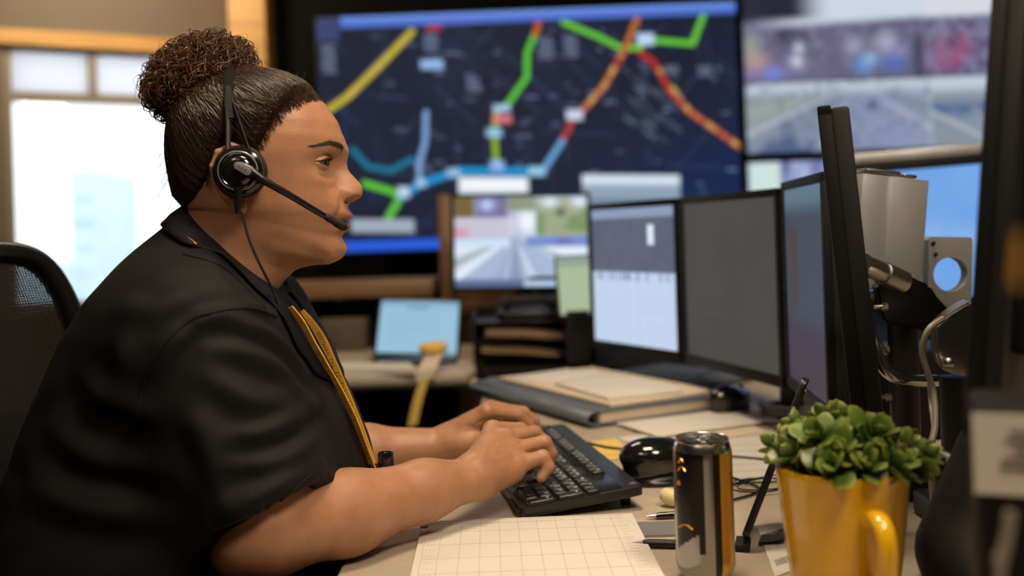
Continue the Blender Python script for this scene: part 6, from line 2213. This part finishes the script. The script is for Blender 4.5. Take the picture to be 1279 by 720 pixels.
# ================================================================== office chair
M_MESH = mat('chair_mesh', (.007, .0065, .0065), .8, spec=.2)
CH = thing('office_chair', 'black mesh-backed office chair behind the seated person', 'chair', (-.42, 1.215, 0))
CYm, CHW = 1.215, .238
za_, zb_ = .575, at(30, 313, 1.43)[2]
def chair_x(z, s):
    base = np.interp(z, [.50, .62, .75, .88, 1.0, 1.10], [-.684, -.684, -.680, -.684, -.706, -.740])
    return base+.062*np.abs(s)**2.2
cen, hz_ = (za_+zb_)/2, (zb_-za_)/2
out = []
for k in range(160):
    a = 2*PI*k/160
    e = 2/9.0
    s = math.copysign(abs(math.cos(a))**e, math.cos(a)); q = math.copysign(abs(math.sin(a))**e, math.sin(a))
    s *= 1-.02*max(q, 0)**2
    out.append((s, cen+hz_*q))
P = A([[chair_x(z, s), CYm+CHW*s, z] for s, z in out])
P = np.vstack([P, P[:1]])
put('back_frame', tube(P, .0170, 12, caps=False, flat=.9), M_BLACKP, CH)
strips = []
def inside(s, z):
    q = (z-cen)/hz_
    ss = s/(1-.02*max(q, 0)**2)
    return abs(ss)**9+abs(q)**9 < .96
wr = .00135
for i in range(-58, 59):
    s = i/58.5
    zs = [z for z in np.linspace(za_, zb_, 40) if inside(s, z)]
    if len(zs) > 3:
        strips.append(A([[chair_x(z, s), CYm+CHW*s, z] for z in np.linspace(zs[0], zs[-1], 14)]))
for z in np.linspace(za_+.006, zb_-.006, 150):
    ss = [s for s in np.linspace(-1, 1, 61) if inside(s, z)]
    if len(ss) > 3:
        strips.append(A([[chair_x(z, s), CYm+CHW*s, z] for s in np.linspace(ss[0], ss[-1], 14)]))
g = strands(A(strips), wr, 3)
put('back_mesh', (g[0], g[1].tolist()), M_MESH, CH, label='open black mesh')
fs_ = prism([(x-.42, y+1.215) for x, y in rounded(.46, .50, .09, 8)], .385, .435, .018, 4)
put('seat', fs_, M_MESH, CH)
put('back_bracket', tube(resample([(-.50, 1.215, .37), (-.66, 1.215, .38), (-.71, 1.215, .46), (-.672, 1.215, .62)], 24), .022, 12), M_BLACKP, CH)
put('gas_column', rod((-.42, 1.215, .10), (-.42, 1.215, .385), .028, 20), M_BLACKP, CH)
for k in range(5):
    a = 2*PI*k/5+.3
    e = A([-.42+.30*math.cos(a), 1.215+.30*math.sin(a), .07])
    leg = put('leg', tube([A([-.42, 1.215, .115]), A([-.42+.15*math.cos(a), 1.215+.15*math.sin(a), .10]), e], [.030, .024, .018], 10, flat=.7), M_BLACKP, CH)
    put('caster', xf(lathe([(0, -.018), (.024, -.018), (.028, -.012), (.028, .012), (.024, .018), (0, .018)], 20), basis(e-A([0, 0, .040]), A([math.cos(a), math.sin(a), 0]), z=A([-math.sin(a), math.cos(a), 0]))), M_RUBBER, leg)
for s in (-1, 1):
    put('armrest', join(tube(resample([(-.44, 1.215+s*.25, .40), (-.45, 1.215+s*.285, .46), (-.45, 1.215+s*.285, .57)], 14), .014, 10), box(.20, .06, .022, (-.43, 1.215+s*.285, .58), .008)), M_BLACKP, CH)
# ================================================================== light
w = bpy.data.worlds.new('sky'); scene.world = w
w.use_nodes = True
bg = w.node_tree.nodes['Background']
bg.inputs['Color'].default_value = (.90, .965, 1.0, 1)
bg.inputs['Strength'].default_value = 1.6
def area(name, p, look, size, power, col, sy=None, spread=None):
    l = bpy.data.lights.new(name, 'AREA')
    l.energy = power; l.color = col; l.size = size
    if sy: l.shape = 'RECTANGLE'; l.size_y = sy
    if spread: l.spread = math.radians(spread)
    o = bpy.data.objects.new(name, l); COL.objects.link(o)
    o.location = p
    o.rotation_euler = (Vector(look)-Vector(p)).to_track_quat('-Z', 'Y').to_euler()
    return o
WARM = (1.0, .80, .55)
area('ceiling_lamp_desk', (.10, 1.05, 2.62), (.10, 1.25, .7), .45, 24, WARM)
area('ceiling_lamp_front', (.62, .15, 2.35), (-.30, 1.2, 1.1), .40, 23, (1.0, .82, .62))
area('ceiling_lamp_left', (-.75, -.15, 2.5), (.15, 1.1, .8), .4, 5, WARM)
area('room_fill', (-.6, -.6, 2.65), (-.4, 1.0, .8), .9, 3, WARM)  # added broad fill from behind the camera, no real fixture
area('ceiling_lamp_far', (-.4, 3.0, 2.68), (-.4, 3.0, 0), .6, 10, WARM)
area('wall_washer', (-1.7, 3.9, 2.65), (-1.7, 4.9, 1.9), .4, 20, WARM)
pt = area('window_portal', tuple(np.append((wp(t_l)+wp(t_r))/2-wn*.2, (z_sill+z_head)/2)), tuple(np.append((wp(t_l)+wp(t_r))/2+wn*2, (z_sill+z_head)/2)), t_r-t_l, 1, (1, 1, 1), z_head-z_sill)
pt.data.cycles.is_portal = True
vs = scene.view_settings
scene.display_settings.display_device = 'sRGB'
vs.view_transform = 'Standard'; vs.look = 'None'; vs.exposure = 0.0; vs.gamma = 1.0; vs.use_curve_mapping = False
scene.cycles.use_denoising = True
scene.cycles.max_bounces = 8
scene.cycles.transparent_max_bounces = 12
scene.cycles.sample_clamp_indirect = 4.0
